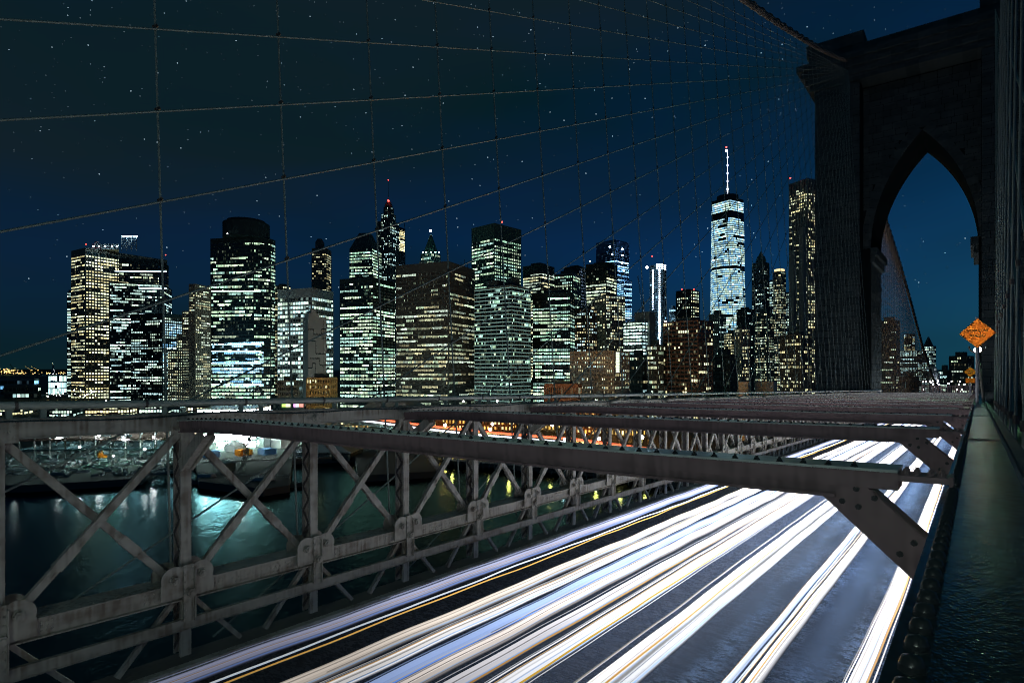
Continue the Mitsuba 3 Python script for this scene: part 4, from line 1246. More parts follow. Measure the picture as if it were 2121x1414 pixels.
for i in range(nfl):
    t0, t1 = i / nfl, (i + 0.62) / nfl
    if 0.885 < t0 < 0.925 or 0.60 < t0 < 0.615:
        continue
    for side in range(4):
        j = (side + 1) % 4
        for kind in (0, 1):
            def edge(t):
                if kind == 0:     # triangle standing on the base edge
                    A, B_, C_ = v[side], v[j], v[4 + side]
                    return A + (C_ - A) * t, B_ + (C_ - B_) * t
                A, B_, C_ = v[4 + side], v[4 + j], v[j]
                return C_ + (A - C_) * t, C_ + (B_ - C_) * t
            a0, b0 = edge(t0)
            a1, b1 = edge(t1)
            L = np.linalg.norm(b0[:2] - a0[:2])
            if L < 3:
                continue
            nrm = np.cross(b0 - a0, a1 - a0)[:2]
            nrm = nrm / (np.linalg.norm(nrm) + 1e-9)
            if np.dot(nrm, a0[:2] - cc) < 0:
                nrm = -nrm
            if np.dot(nrm, -a0[:2]) < 0:
                continue
            nbw = max(2, int(L / 4.2))
            pf = 0.97 if t0 > 0.93 else (0.88 if t0 < 0.9 else 0.5)
            on, br = True, 1.0
            for q in range(nbw):
                if rng.random() > 0.7:
                    on = rng.random() < pf
                    br = math.exp(rng.normal(-0.1, 0.45))
                if not on:
                    continue
                s0_, s1_ = (q + 0.05) / nbw, (q + 0.95) / nbw
                off = np.array([*nrm * 0.35, 0])
                quad = [a0 + (b0 - a0) * s0_ + off, a0 + (b0 - a0) * s1_ + off, a1 + (b1 - a1) * s1_ + off, a1 + (b1 - a1) * s0_ + off]
                colr = np.array(PAL['blue'][rng.integers(3)] if rng.random() < 0.45 else PAL['cool'][rng.integers(3)])
                b.win.append((quad, colr * br * 1.25, nrm))
tp = zt0
ringp = [cc + np.array([math.cos(a), math.sin(a)]) * hw * 0.66 for a in np.linspace(0, 2 * np.pi, 25)[:-1]]
b.part('parapet', MB().prism(top4, tp + 0.02, tp + 6).prism(ringp, tp + 6.02, hz(407, d)), 'mat_dark')
b.part('mast', MB().cyl([*cc, hz(407, d)], [*cc, hz(380, d)], 6.5, 8, 2.0).cyl([*cc, hz(380, d)], [*cc, hz(312, d)], 1.5, 8, 0.7), 'mat_white')
ml = MB()
for py in np.arange(316, 405, 5.5):
    q = cc - fwd * (5.5 if py > 380 else 3.2)
    ml.obox([*q, hz(py, d)], [*(rgt * (1.9 if int(py * 2) % 3 == 0 else 0.9)), 0], [*(fwd * 0.5), 0], [0, 0, 1.9])
b.part('mast_light', ml, 'mat_lamp', emit=(3.0, 3.3, 4.2), kind='stuff')
b.beacon(1504.5, 313, d - 6, 2.6, (25, 28, 40))
b.beacon(1504.5, 305, d, 1.8, (9, 0.5, 0.4))
b.done()
simple('grey_corner_tower', 'grey tower with a blank face below the tallest tower', 1469, 1488, 1503, 650, 760, 36, 5, 5, lambda t: 0.08, pr=0.5, pal='cool', fac='mat_grey', wr=0.55)
simple('warm_dotted_block', 'block of small warm lights right of the grey tower', 1500, 1520, 1531, 690, 720, 26, 7, 4, 0.6, cat='building', pal='warm', fac='mat_brown', wr=0.5, run=0.3)
simple('yellow_stripe_block', 'beige block with a yellow lit corner column', 1522, 1536, 1553, 681, 560, 24, 4, 6, lambda t: 0.3, pr=0.5, cat='building', pal='warm', fac='mat_beige', wr=0.5, run=0.3)
simple('dark_step_block', 'dark stepped block left of the crowned tower', 1526, 1546, 1560, 640, 820, 34, 6, 5, 0.22, pal='cool', fac='mat_dark', wr=0.55)
b = Bldg('crowned_tower', 'dark tower with a small domed crown near the bridge tower')
b.box(1558, 1582, 1593, 542, 950, 56, 7, 4, p=0.25, pal='cool', fac='mat_dark', style='grid', run=0.4, wr=0.5, topm=6)
q = at(1576, 960)
b.part('crown', MB().cyl([*q, hz(542, 960)], [*q, hz(532, 960)], 8.5, 8, 6).cyl([*q, hz(532, 960)], [*q, hz(521, 960)], 5, 8, 0.5), 'mat_green')
b.done()
simple('dotted_tower', 'tower dotted with small white windows below the crowned tower', 1563, 1590, 1602, 648, 620, 36, 10, 5, 0.55, pal='cream', fac='mat_dark', wr=0.5, run=0.3)
simple('blue_sliver', 'narrow blue white lit tower behind the crowned tower', 1592, 1599, 1604, 583, 1100, 44, 3, 2, 0.85, pal='cool', fac='mat_grey')
b = Bldg('gold_crown_tower', 'slim tower with a bright golden lit crown')
pts, z1 = b.box(1602, 1618, 1627, 562, 900, 50, 6, 4, p=0.5, pal='cream', fac='mat_brown', style='grid', run=0.35, wr=0.5)
b.part('crown', MB().prism(b.foot(1604, 1617, 1625, 901), z1, hz(556, 900)), 'mat_lamp', emit=(1.6, 1.2, 0.55))
b.done()
simple('plain_lit_sliver', 'narrow lit block between the golden crown tower and the wavy tower', 1625, 1631, 1637, 608, 1000, 40, 3, 3, 0.6, pal='cool', fac='mat_grey')
b = Bldg('wavy_tower', 'tall rippled tower with scattered warm windows, partly behind the stone bridge tower')
for (L, C, R, tp, nf, n1, n2) in ((1635, 1672, 1704, 369, 78, 11, 10),):
    b.box(L, C, R, tp, 700, nf, n1, n2, p=lambda t: 0.0 if t > 0.95 else 0.34, pr=lambda t: 0.0 if t > 0.93 else 0.5, beta=40, pal='warm', fac='mat_grey', style='rib', run=0.4, wr=0.55, hr=0.5, power=1.2)
b.part('bay', MB().prism(b.foot(1634, 1644, 1650, 694), GZ, hz(520, 694)).prism(b.foot(1655, 1664, 1670, 690), GZ, hz(470, 690)), 'mat_grey')
b.beacon(1637, 369, 700, 0.9)
b.done()
simple('red_light_block', 'brown block with scattered warm and red lights beside the bridge tower', 1616, 1660, 1681, 693, 480, 22, 13, 6, 0.36, cat='building', pal='warm', fac='mat_brown', wr=0.6, run=0.4)
simple('low_dark_terrace', 'row of low dark blocks under the tallest tower', 1474, 1512, 1526, 736, 520, 14, 10, 4, 0.08, cat='building', pal='mix', fac='mat_dark', wr=0.5)
for i, (L, C, R, tp, lab) in enumerate(((1528, 1550, 1556, 790, 'white corrugated rooftop box left of the other one'), (1564, 1602, 1609, 790, 'wider white corrugated rooftop box beside a bright lamp'))):
    b = Bldg('rooftop_box', lab, 'building')
    pts = b.foot(L, C, R, 330, 20)
    b.walls(pts, GZ, hz(tp, 330), 'mat_white')
    rb = MB()
    for k in range(9):
        z = hz(tp + 2 + k * 2.6, 330)
        rb.bar([*wallpt(pts, 0, 1, 0.0) * 0.999, z], [*wallpt(pts, 0, 1, 1.0) * 0.999, z], 0.3, 0.18)
    b.part('rib', rb, 'mat_grey', kind='stuff')
    b.done()
# --- through the arch
b = simple('arch_dark_tower', 'dark slab tower just inside the left jamb of the arch', 1820, 1856, 1864, 664, 640, 34, 10, 3, 0.07, pal='cream', fac='mat_brown', style='band', wr=0.6, hr=0.5)
b = Bldg('arch_lit_tower', 'lit tower with a bright top seen low in the arch')
b.box(1864, 1900, 1912, 726, 900, 24, 11, 4, p=0.5, pal='cool', fac='mat_grey', style='grid', wr=0.6)
b.box(1872, 1888, 1895, 692, 910, 30, 5, 3, p=0.6, pal='mix', fac='mat_dark', style='grid', wr=0.6)
b.done()
b = Bldg('arch_pyramid_block', 'block with a dark pyramid roof low in the arch', 'building')
pts, z1 = b.box(1909, 1930, 1938, 717, 760, 24, 7, 4, p=0.6, pal='cool', fac='mat_grey', style='grid', wr=0.55, run=0.4)
b.part('roof', MB().prism(b.foot(1912, 1928, 1934, 762), z1, hz(697, 765), 0.12), 'mat_dark')
b.done()
b = Bldg('white_dome_building', 'small brightly lit white building with a domed lantern in the arch', 'building')
q = at(1935, 560)
b.part('wall', MB().cyl([*q, GZ], [*q, hz(772, 560)], 4.6, 10), 'mat_white')
b.part('lantern', MB().cyl([*q, hz(772, 560)], [*q, hz(764, 560)], 2.6, 10).cyl([*q, hz(764, 560)], [*q, hz(756, 560)], 2.6, 10, 0.2), 'mat_white')
fl = MB()
for px in (1926, 1933, 1943):
    p = at(px, 550)
    fl.box(p[0] - 0.5, p[0] + 0.5, p[1] - 0.5, p[1] + 0.5, hz(790, 550), hz(790, 550) + 1)
b.part('floodlight', fl, 'mat_lamp', emit=(60, 66, 75), w=0.3, kind='stuff')
b.done()
simple('arch_low_block', 'low block with white windows right of the domed building', 1944, 1962, 1970, 768, 600, 9, 6, 3, 0.4, cat='building', pal='cool', fac='mat_dark')
simple('arch_mid_block', 'mid rise block at the right side of the arch', 1966, 2004, 2016, 738, 640, 15, 12, 4, 0.3, cat='building', pal='cream', fac='mat_dark', wr=0.5)
simple('arch_brown_block', 'low brown building at the foot of the arch left', 1862, 1884, 1902, 784, 330, 5, 7, 5, 0.3, cat='building', pal='cool', fac='mat_brown', wr=0.6)

# ================================================================== waterfront
def lamp_head(mb, p, r):
    o_ = trimesh.creation.icosphere(1, r)
    mb.add(o_.vertices + np.asarray(p), o_.faces)


def street_lamp(label, px, py, d, rgb, r=0.35, w=0.05, name='street_lamp', group='street lamps along the waterfront'):
    k = thing(name, label, 'lamp', group)
    q, z = at(px, d), hz(py, d)
    put('post', MB().cyl([*q, GZ], [*q, z - r], 0.14, 6), 'mat_dark', k)
    m = MB()
    lamp_head(m, [*q, z], r)
    put('head', m, 'mat_lamp', k, emit=rgb, w=w)


SOD, WHT = (520, 215, 40), (420, 470, 480)
for px, py, d, rgb, lab in ((922, 880, 330, SOD, 'orange lamp left of two close orange lamps by the viaduct'), (1020, 878, 335, SOD, 'upper one of two close orange lamps by the viaduct'), (1015, 889, 320, SOD, 'lower one of two close orange lamps by the viaduct'),
                            (1144, 880, 330, SOD, 'orange lamp right of the two close lamps, before brick fronts'), (1210, 902, 280, SOD, 'large orange lamp behind the crossed truss bars'), (1240, 908, 275, SOD, 'orange lamp right of the large orange lamp'),
                            (1170, 909, 270, WHT, 'white lamp between the orange lamps'), (1330, 905, 270, SOD, 'orange lamp far right behind the truss'), (1300, 880, 330, SOD, 'small orange lamp above the far right one')):
    street_lamp(lab, px, py, d, tuple((0.9 if rgb is SOD else 0.5) * c for c in rgb), r=0.9 if rgb is SOD else 0.7, w=0.4 if rgb is SOD else 0.05)
CW, CG = (230, 300, 270), (300, 230, 120)  # lamps added out of sight to brighten the facades
for px, py, d, rgb, w_ in ((606, 829, 575, (900, 1000, 900), 0.7), (662, 830, 412, (520, 400, 190), 0.6), (655, 828, 490, (420, 460, 420), 0.6), (410, 829, 520, CW, 0.4), (860, 831, 480, CW, 0.4), (960, 831, 470, CW, 0.3), (1030, 830, 460, (260, 420, 380), 0.5), (1150, 832, 370, CG, 0.3), (1235, 830, 400, CG, 0.35), (1320, 829, 560, CW, 0.35), (1440, 830, 440, CG, 0.25), (220, 829, 690, CG, 0.35)):
    street_lamp('added lamp hidden behind the handrail pipe to light the facades', px, py, d, rgb, 0.75, w_, 'facade_fill_lamp', 'added lamps lighting the facades')

# viaduct with its own light bands
va = [onplane(a, b_, -34.0) for a, b_ in ((690, 868), (765, 877), (870, 892), (983, 905), (1152, 920), (1330, 946), (1500, 975))]
vi = thing('viaduct', 'elevated riverside road with red and white light bands', 'viaduct')
dk, pr_, cl = MB(), MB(), MB()
for a_, b_ in zip(va[:-1], va[1:]):
    t_ = (b_ - a_) / np.linalg.norm(b_ - a_)
    nn_ = np.array([-t_[1], t_[0], 0])
    nn_ = nn_ if np.dot(nn_[:2], a_[:2]) > 0 else -nn_
    dk.bar(a_ + nn_ * 9 - [0, 0, 0.6], b_ + nn_ * 9 - [0, 0, 0.6], 22, 1.2)
    pr_.bar(a_ - nn_ * 1.8 + [0, 0, 0.45], b_ - nn_ * 1.8 + [0, 0, 0.45], 0.3, 0.9)
    for q in np.linspace(0, 1, 5)[:-1]:
        c = a_ + (b_ - a_) * q
        cl.cyl([c[0], c[1], GZ], [c[0], c[1], -35], 0.6, 8)
put('deck', dk, 'mat_grey', vi)
put('parapet', pr_, 'mat_beige', vi)
put('columns', cl, 'mat_grey', vi, kind='stuff')
for off, z, rgb, lab in ((1.5, 0.9, (1.8, 1.9, 2.1), 'white light band along the near lane of the viaduct'), (3.4, 1.1, (1.2, 1.25, 1.4), 'second white light band on the viaduct'), (11, 1.3, (2.0, 0.42, 0.16), 'red orange light band along the far lane of the viaduct'), (13.5, 1.5, (1.3, 0.2, 0.08), 'deep red light band beside the red orange one')):
    k = thing('viaduct_light_trail', lab, 'light trail', 'light trails on the viaduct')
    pts_ = []
    for i in range(len(va)):
        t_ = va[min(i + 1, len(va) - 1)] - va[max(i - 1, 0)]
        nn_ = np.array([-t_[1], t_[0], 0]) / np.linalg.norm(t_[:2])
        nn_ = nn_ if np.dot(nn_[:2], va[i][:2]) > 0 else -nn_
        pts_.append(va[i] + nn_ * off + [0, 0, z])
    v, f, uv = tube(pts_, 0.32, 8)
    put('glow', (v, f), 'mat_lamp', k, smooth=True, emit=rgb)

# brick fronts behind the viaduct
for i, (L, C, R, tp, d, pal, fac, lab) in enumerate(((690, 758, 768, 858, 400, 'warm', 'mat_beige', 'pale lit wall block left of the viaduct bands'), (880, 905, 912, 850, 380, 'warm', 'mat_brick', 'narrow orange lit brick front left'), (915, 985, 996, 846, 390, 'warm', 'mat_brick', 'long orange lit brick front behind the first lamp'),
                                                   (1000, 1060, 1070, 850, 385, 'mix', 'mat_brick', 'orange lit brick front behind the two close lamps'), (1075, 1150, 1160, 845, 385, 'warm', 'mat_brown', 'brown front left of the white lamp'), (1165, 1240, 1252, 852, 360, 'warm', 'mat_brick', 'brick front behind the large orange lamp'),
                                                   (1258, 1330, 1345, 848, 350, 'warm', 'mat_brown', 'brown front at the right end of the brick row'))):
    simple('brick_front', lab, L, C, R, tp, d, 4, max(4, (C - L) // 7), 2, lambda t: 0.95 if t < 0.2 else 0.35, cat='building', pal='amber', fac=fac, style='grid', wr=0.5, hr=0.6, beta=12, roof=False, run=0.3, power=1.2)

# riverside walk, lit yellow
es = thing('riverside_walk', 'yellow lit riverside walk on posts at the waterline behind the truss', 'promenade')
ep = [onplane(a, b_, GZ + 0.1) for a, b_ in ((918, 952), (1000, 958), (1100, 966), (1200, 974), (1290, 982), (1420, 1000))]
dk, ps, rl_ = MB(), MB(), MB()
for a_, b_ in zip(ep[:-1], ep[1:]):
    t_ = (b_ - a_) / np.linalg.norm(b_ - a_)
    nn_ = np.array([-t_[1], t_[0], 0])
    nn_ = nn_ if np.dot(nn_[:2], a_[:2]) > 0 else -nn_
    dk.bar(a_ + nn_ * 5 + [0, 0, 0.4], b_ + nn_ * 5 + [0, 0, 0.4], 12, 0.7)
    L_ = np.linalg.norm(b_ - a_)
    for q in np.arange(0, L_, 3.0):
        c = a_ + t_ * q
        ps.cyl([c[0], c[1], WZ - 1], [c[0], c[1], GZ], 0.3, 6)
        rl_.bar(c + [0, 0, 0.7], c + [0, 0, 1.8], 0.12, 0.12, up=(1, 0, 0))
    rl_.bar(a_ + [0, 0, 1.8], b_ + [0, 0, 1.8], 0.12, 0.12)
    rl_.bar(a_ + [0, 0, 1.3], b_ + [0, 0, 1.3], 0.08, 0.08)
put('deck', dk, 'mat_beige', es)
put('piles', ps, 'mat_dark', es, kind='stuff')
put('railing', rl_, 'mat_beige', es, kind='stuff')
rng = np.random.default_rng(21)
for i in range(11):
    c = ep[0] + (ep[-1] - ep[0]) * (i + 0.5) / 11
    px_ = CX + FPX * (c[0] * CS + c[1] * SN) / (-c[0] * SN + c[1] * CS)
    d_ = -c[0] * SN + c[1] * CS + 6
    street_lamp('low yellow lamp on the riverside walk', px_, HZ - (-35.8) * FPX / d_, d_, (210, 125, 24), 0.5, 0.14, 'walk_lamp', 'lamps on the riverside walk')

# construction site on the left
site = thing('building_site', 'open steel frame of a building site with white lit columns on the left', 'construction site')
c0, c1 = onplane(40, 953, GZ), onplane(352, 949, GZ)
ex = (c1 - c0) / np.linalg.norm(c1 - c0)
ey = np.array([-ex[1], ex[0], 0])
ey = ey if np.dot(ey[:2], c0[:2]) > 0 else -ey
W_ = np.linalg.norm(c1 - c0)
for i in range(11):
    for j in range(3):
        c = c0 + ex * W_ * i / 10 + ey * j * 14
        put('column', MB().box(c[0] - 0.28, c[0] + 0.28, c[1] - 0.28, c[1] + 0.28, GZ, GZ + 13.5), 'mat_white' if (i + j) % 3 else 'mat_brown', site)
for z, m_ in ((4.6, 'mat_dark'), (9.0, 'mat_brick'), (13.2, 'mat_dark')):
    sl = MB().obox((c0 + c1) / 2 + ey * 14 + [0, 0, z], ex * W_ / 2 * (1.0 if z < 12 else 0.6), ey * 15, [0, 0, 0.18])
    for i in range(11):
        sl.obox(c0 + ex * W_ * i / 10 + ey * 14 + [0, 0, z - 0.45], ex * 0.15, ey * 14, [0, 0, 0.25])
    for j in range(3):
        sl.obox((c0 + c1) / 2 + ey * (j * 14) + [0, 0, z - 0.45], ex * W_ / 2, ey * 0.15, [0, 0, 0.25])
    put('floor_slab', sl, m_, site)
lp_ = MB()
for i in range(90):
    c = c0 + ex * rng.uniform(0, W_) + ey * rng.uniform(0, 28) + [0, 0, rng.choice([4.0, 8.4, 12.6])]
    lp_.obox(c, ex * rng.uniform(0.6, 1.6), ey * 0.25, [0, 0, 0.12])
put('lamp_panel', lp_, 'mat_lamp', site, emit=(16, 24, 25), w=0.6, kind='stuff')
bar_ = MB()
for i in range(60):
    c = c0 + ex * rng.uniform(0, W_) + ey * rng.uniform(0, 30) + [0, 0, rng.choice([0.1, 4.9, 9.3])]
    bar_.obox(c + [0, 0, 0.5], ex * rng.uniform(0.4, 2.5), ey * rng.uniform(0.3, 1.2), [0, 0, rng.uniform(0.3, 0.9)])
put('stored_material', bar_, 'mat_grey', site, kind='stuff')
for i, (px, py) in enumerate(((120, 906), (205, 902), (255, 910), (318, 905), (165, 925), (300, 930), (30, 905))):
    lm = MB()
    d_ = 262 if py < 915 else 250
    lamp_head(lm, [*at(px, d_), hz(py, d_)], 0.5)
    put('work_light', lm, 'mat_lamp', site, emit=(750, 1000, 1050), w=0.1)
deb = MB()
for i in range(150):
    px, py = rng.uniform(-60, 400), rng.uniform(951, 986)
    c = onplane(px, py, GZ)
    a_ = rng.uniform(0, 3.14)
    deb.obox(c + [0, 0, 0.4], [math.cos(a_) * rng.uniform(0.4, 2.6), math.sin(a_) * rng.uniform(0.4, 2.6), 0], [-math.sin(a_) * 0.5, math.cos(a_) * 0.5, 0], [0, 0, rng.uniform(0.2, 0.9)])
tag(put('building_materials', deb, 'mat_grey'), 'scattered building materials on the dark site ground', 'materials', kind='stuff')
k = thing('green_lamp', 'green work lamp lighting the front edge of the site', 'lamp')
q = onplane(235, 966, GZ)
put('post', MB().cyl(q, q + [0, 0, 4.2], 0.12, 6), 'mat_dark', k)
m = MB()
lamp_head(m, q + [0, 0, 4.4], 0.35)
put('head', m, 'mat_lamp', k, emit=(60, 330, 150), w=0.3)
ek = thing('excavator', 'small orange excavator on the site ground', 'excavator')
q = onplane(212, 952, GZ)
put('tracks', MB().box(q[0] - 1.6, q[0] + 1.6, q[1] - 1.9, q[1] - 1.2, GZ, GZ + 0.9).box(q[0] - 1.6, q[0] + 1.6, q[1] + 1.2, q[1] + 1.9, GZ, GZ + 0.9), 'mat_dark', ek)
put('cab', MB().box(q[0] - 1.4, q[0] + 1.6, q[1] - 1.5, q[1] + 1.5, GZ + 1.0, GZ + 2.0).box(q[0] - 1.2, q[0] + 0.2, q[1] - 1.4, q[1] + 0.1, GZ + 2.0, GZ + 3.2), 'mat_orange', ek)
put('arm', MB().bar(q + [-1, 0.6, 1.8], q + [-4, 0.6, 5.0], 0.4, 0.5).bar(q + [-4, 0.6, 5.0], q + [-6.2, 0.6, 2.2], 0.35, 0.4).box(q[0] - 6.8, q[0] - 5.9, q[1] + 0.1, q[1] + 1.1, GZ + 1.2, GZ + 2.3), 'mat_orange', ek)

# floodlit pier in the middle left
pier = thing('floodlit_pier', 'dazzling floodlit pier with white tents beside the river', 'pier')
pq = [onplane(a, b_, GZ + 0.2)[:2] for a, b_ in ((402, 958), (604, 950), (622, 905), (400, 902))]
put('deck', MB().prism(pq, GZ, GZ + 0.3), 'mat_earth', pier)
for px, py, hh, sx, m_ in ((425, 930, 3.5, 5, 'mat_white'), (452, 922, 4.5, 7, 'mat_white'), (488, 934, 3.2, 5, 'mat_white'), (540, 924, 5, 8, 'mat_white'), (580, 926, 4, 6, 'mat_white'), (553, 940, 2.6, 3.0, 'mat_blue'), (505, 942, 2.6, 2.4, 'mat_orange'), (436, 946, 2.6, 3.0, 'mat_blue')):
    c = onplane(px, py, GZ + 0.3)
    tb = MB().box(c[0] - sx, c[0] + sx, c[1] - 3, c[1] + 3, GZ + 0.3, GZ + 0.3 + hh)
    if m_ == 'mat_white':
        tb.prism([c[:2] + [-sx - 0.2, -3.2], c[:2] + [sx + 0.2, -3.2], c[:2] + [sx + 0.2, 3.2], c[:2] + [-sx - 0.2, 3.2]], GZ + 0.31 + hh, GZ + 2.0 + hh, 0.25)
    put('tent' if m_ == 'mat_white' else 'container', tb, m_, pier)
rl_ = MB()
for q0_, q1_ in ((pq[0], pq[1]), (pq[1], pq[2])):
    n_ = int(np.linalg.norm(q1_ - q0_) / 2.5)
    for i in range(n_ + 1):
        c = q0_ + (q1_ - q0_) * i / n_
        rl_.box(c[0] - 0.06, c[0] + 0.06, c[1] - 0.06, c[1] + 0.06, GZ + 0.3, GZ + 1.4)
    rl_.bar([*q0_, GZ + 1.4], [*q1_, GZ + 1.4], 0.1, 0.1)
put('railing', rl_, 'mat_white', pier, kind='stuff')
for i, (px, py, d, rr, rgb, lab) in enumerate(((505, 890, 262, 0.9, (900, 1050, 1120), 'starry floodlight mast on the pier, the brightest lamp of the waterfront'), (425, 893, 270, 0.6, (450, 540, 580), 'floodlight mast at the left end of the pier'), (560, 893, 285, 0.6, (450, 540, 580), 'floodlight mast at the right end of the pier'))):
    k = thing('floodlight_mast', lab, 'lamp')
    q, z = at(px, d), hz(py, d)
    put('mast', MB().cyl([*q, GZ], [*q, z - rr], 0.22, 6), 'mat_grey', k)
    m = MB()
    lamp_head(m, [*q, z], rr)
    put('head', m, 'mat_lamp', k, emit=rgb, w=0.3)
hall = Bldg('added_bright_hall', 'added bright hall on the floodlit pier, shaped for its reflection in the river', 'building')
pts, z1 = hall.box(408, 530, 560, 846, 300, 5, 22, 6, p=0.98, beta=16, pal='cool', fac='mat_white', style='grid', wr=0.88, hr=0.8, power=44.0, run=0.3)  # added hall, its height and glow set for the river reflection
hall.done()

# barge with a lattice crane, boats
bg = thing('crane_barge', 'dark work barge with a lattice crane moored at the floodlit pier', 'boat')
bq = [onplane(a, b_, WZ + 2)[:2] for a, b_ in ((408, 985), (600, 992), (606, 970), (408, 966))]
put('hull', MB().prism(bq, WZ - 1, WZ + 2.2), 'mat_black', bg)
c = onplane(470, 975, WZ + 2.2)
put('cabin', MB().box(c[0] - 3, c[0] + 3, c[1] - 2, c[1] + 2, WZ + 2.2, WZ + 5.4).box(c[0] - 3.4, c[0] + 3.4, c[1] - 2.4, c[1] + 2.4, WZ + 5.4, WZ + 5.7), 'mat_dark', bg)
jb = MB()
A, B_ = onplane(500, 976, WZ + 3), np.array([*at(522, 225), hz(893, 225)])
for o in ((-0.7, 0.7), (0.7, 0.7), (0.7, -0.7), (-0.7, -0.7)):
    jb.bar(A + [o[0], o[1], 0], B_ + [o[0] * 0.3, o[1] * 0.3, 0], 0.16, 0.16)
for i in range(16):
    P0, P1 = A + (B_ - A) * i / 16, A + (B_ - A) * (i + 1) / 16
    sg = 0.7 if i % 2 else -0.7
    jb.bar(P0 + [sg, -0.6, 0], P1 + [-sg, -0.6, 0], 0.1, 0.1).bar(P0 + [-0.6, sg, 0], P1 + [-0.6, -sg, 0], 0.1, 0.1)
put('crane_boom', jb, 'mat_dark', bg)
put('railing', MB().bar([*bq[0], WZ + 3.3], [*bq[1], WZ + 3.3], 0.12, 0.12).bar([*bq[0], WZ + 2.8], [*bq[1], WZ + 2.8], 0.08, 0.08), 'mat_grey', bg)
for i, (px, py, L_, lab) in enumerate(((440, 1001, 9, 'small dark boat nearest the truss, left of two'), (560, 1008, 12, 'dark boat moored at the right end of the barge'))):
    bt = thing('moored_boat', lab, 'boat')
    c = onplane(px, py, WZ)
    sh = np.array([[-1, -0.22], [0.6, -0.24], [1.0, 0], [0.6, 0.24], [-1, 0.22]]) * L_
    rt = np.array([[CS, -SN], [SN, CS]])
    put('hull', MB().prism([c[:2] + rt @ (q * 0.85) for q in sh], WZ - 0.3, WZ + 0.1).prism([c[:2] + rt @ q for q in sh], WZ + 0.1, WZ + 1.6), 'mat_dark', bt)
    put('wheelhouse', MB().prism([c[:2] + rt @ (q * [0.35, 0.6] - [L_ * 0.2, 0]) for q in sh], WZ + 1.6, WZ + 3.6), 'mat_white', bt)
    put('mast', MB().cyl([*c[:2], WZ + 3.6], [*c[:2], WZ + 8], 0.08, 6), 'mat_grey', bt)

shed = Bldg('pier_shed', 'dark pier shed with a row of lit windows under its roof, right of the barge', 'building')
pts = shed.foot(612, 725, 752, 268, 20)
shed.walls(pts, WZ + 1, hz(938, 268))
shed.facade(pts[0], pts[1], hz(948, 268), hz(939, 268), 1, 24, 0.7, pal='cool', cover=False, power=0.8)
c_ = np.mean(pts, 0)
shed.part('roof', MB().prism([c_ + (x_ - c_) * 1.06 for x_ in pts], hz(938, 268), hz(936, 268)).prism([c_ + (x_ - c_) * 0.98 for x_ in pts], hz(936, 268), hz(926, 268), 0.5), 'mat_grey')
shed.done()
wl = Bldg('sea_wall_block', 'dark building block on the sea wall behind the second truss panel', 'building')
wl.box(742, 880, 905, 915, 300, 4, 22, 4, p=0.05, beta=15, pal='warm', fac='mat_brown', style='grid', wr=0.5, hr=0.5)
wl.done()

# shops and halls behind the pipe, left
for i, (L, C, R, tp, d, pal, fac, p_, pw, lab) in enumerate(((-40, 48, 78, 838, 520, 'warm', 'mat_grey', 0.5, 1.2, 'low shop block with orange windows at the left edge under the pipe'), (84, 150, 172, 842, 500, 'cool', 'mat_dark', 0.5, 1.4, 'low dark shop block with white windows under the pipe'), (176, 268, 284, 840, 500, 'warm', 'mat_brick', 0.9, 1.6, 'low shop row glowing orange under the pipe'),
                                                       (288, 372, 384, 838, 500, 'cool', 'mat_grey', 0.8, 1.6, 'low white glowing shop row under the pipe'), (388, 470, 482, 842, 480, 'mix', 'mat_dark', 0.5, 1.2, 'low mixed light block left of the coloured screens'), (486, 572, 580, 836, 480, 'cool', 'mat_dark', 0.4, 1.0, 'low dark block just left of the coloured screens'),
                                                       (632, 690, 700, 834, 450, 'cool', 'mat_brown', 0.25, 0.8, 'low brown block right of the coloured screens'))):
    simple('shop_block', lab, L, C, R, tp, d, 3, max(6, (C - L) // 6), 3, p_, cat='building', pal=pal, fac=fac, style='grid', wr=0.75, hr=0.6, beta=14, roof=False, power=pw, run=0.5)
sc = thing('screen_wall', 'row of glowing green, pink and white screens under the handrail pipe', 'screens')
for px0, px1, rgb in ((584, 592, (0.9, 1.5, 0.3)), (592, 601, (1.6, 1.5, 0.9)), (606, 613, (1.6, 0.7, 1.6)), (613, 619, (1.5, 1.5, 1.6)), (620, 628, (1.5, 0.5, 0.4))):
    a_, b_ = at(px0, 440), at(px1, 440)
    put('screen', MB().bar([*a_, hz(838, 440)], [*b_, hz(838, 440)], 0.4, 3.2), 'mat_lamp', sc, emit=rgb)
put('frame', MB().bar([*at(581, 442), hz(842, 442)], [*at(631, 442), hz(842, 442)], 1.0, 7.5), 'mat_dark', sc)
mh = Bldg('market_roof', 'broad dark market roof just under the pipe right of the brown block', 'building')
pts = mh.foot(745, 850, 885, 400, 25)
mh.walls(pts, GZ, hz(848, 400), 'mat_dark')
mh.part('roof', MB().prism(pts, hz(848, 400), hz(828, 400), 0.55), 'mat_grey')
mh.done()
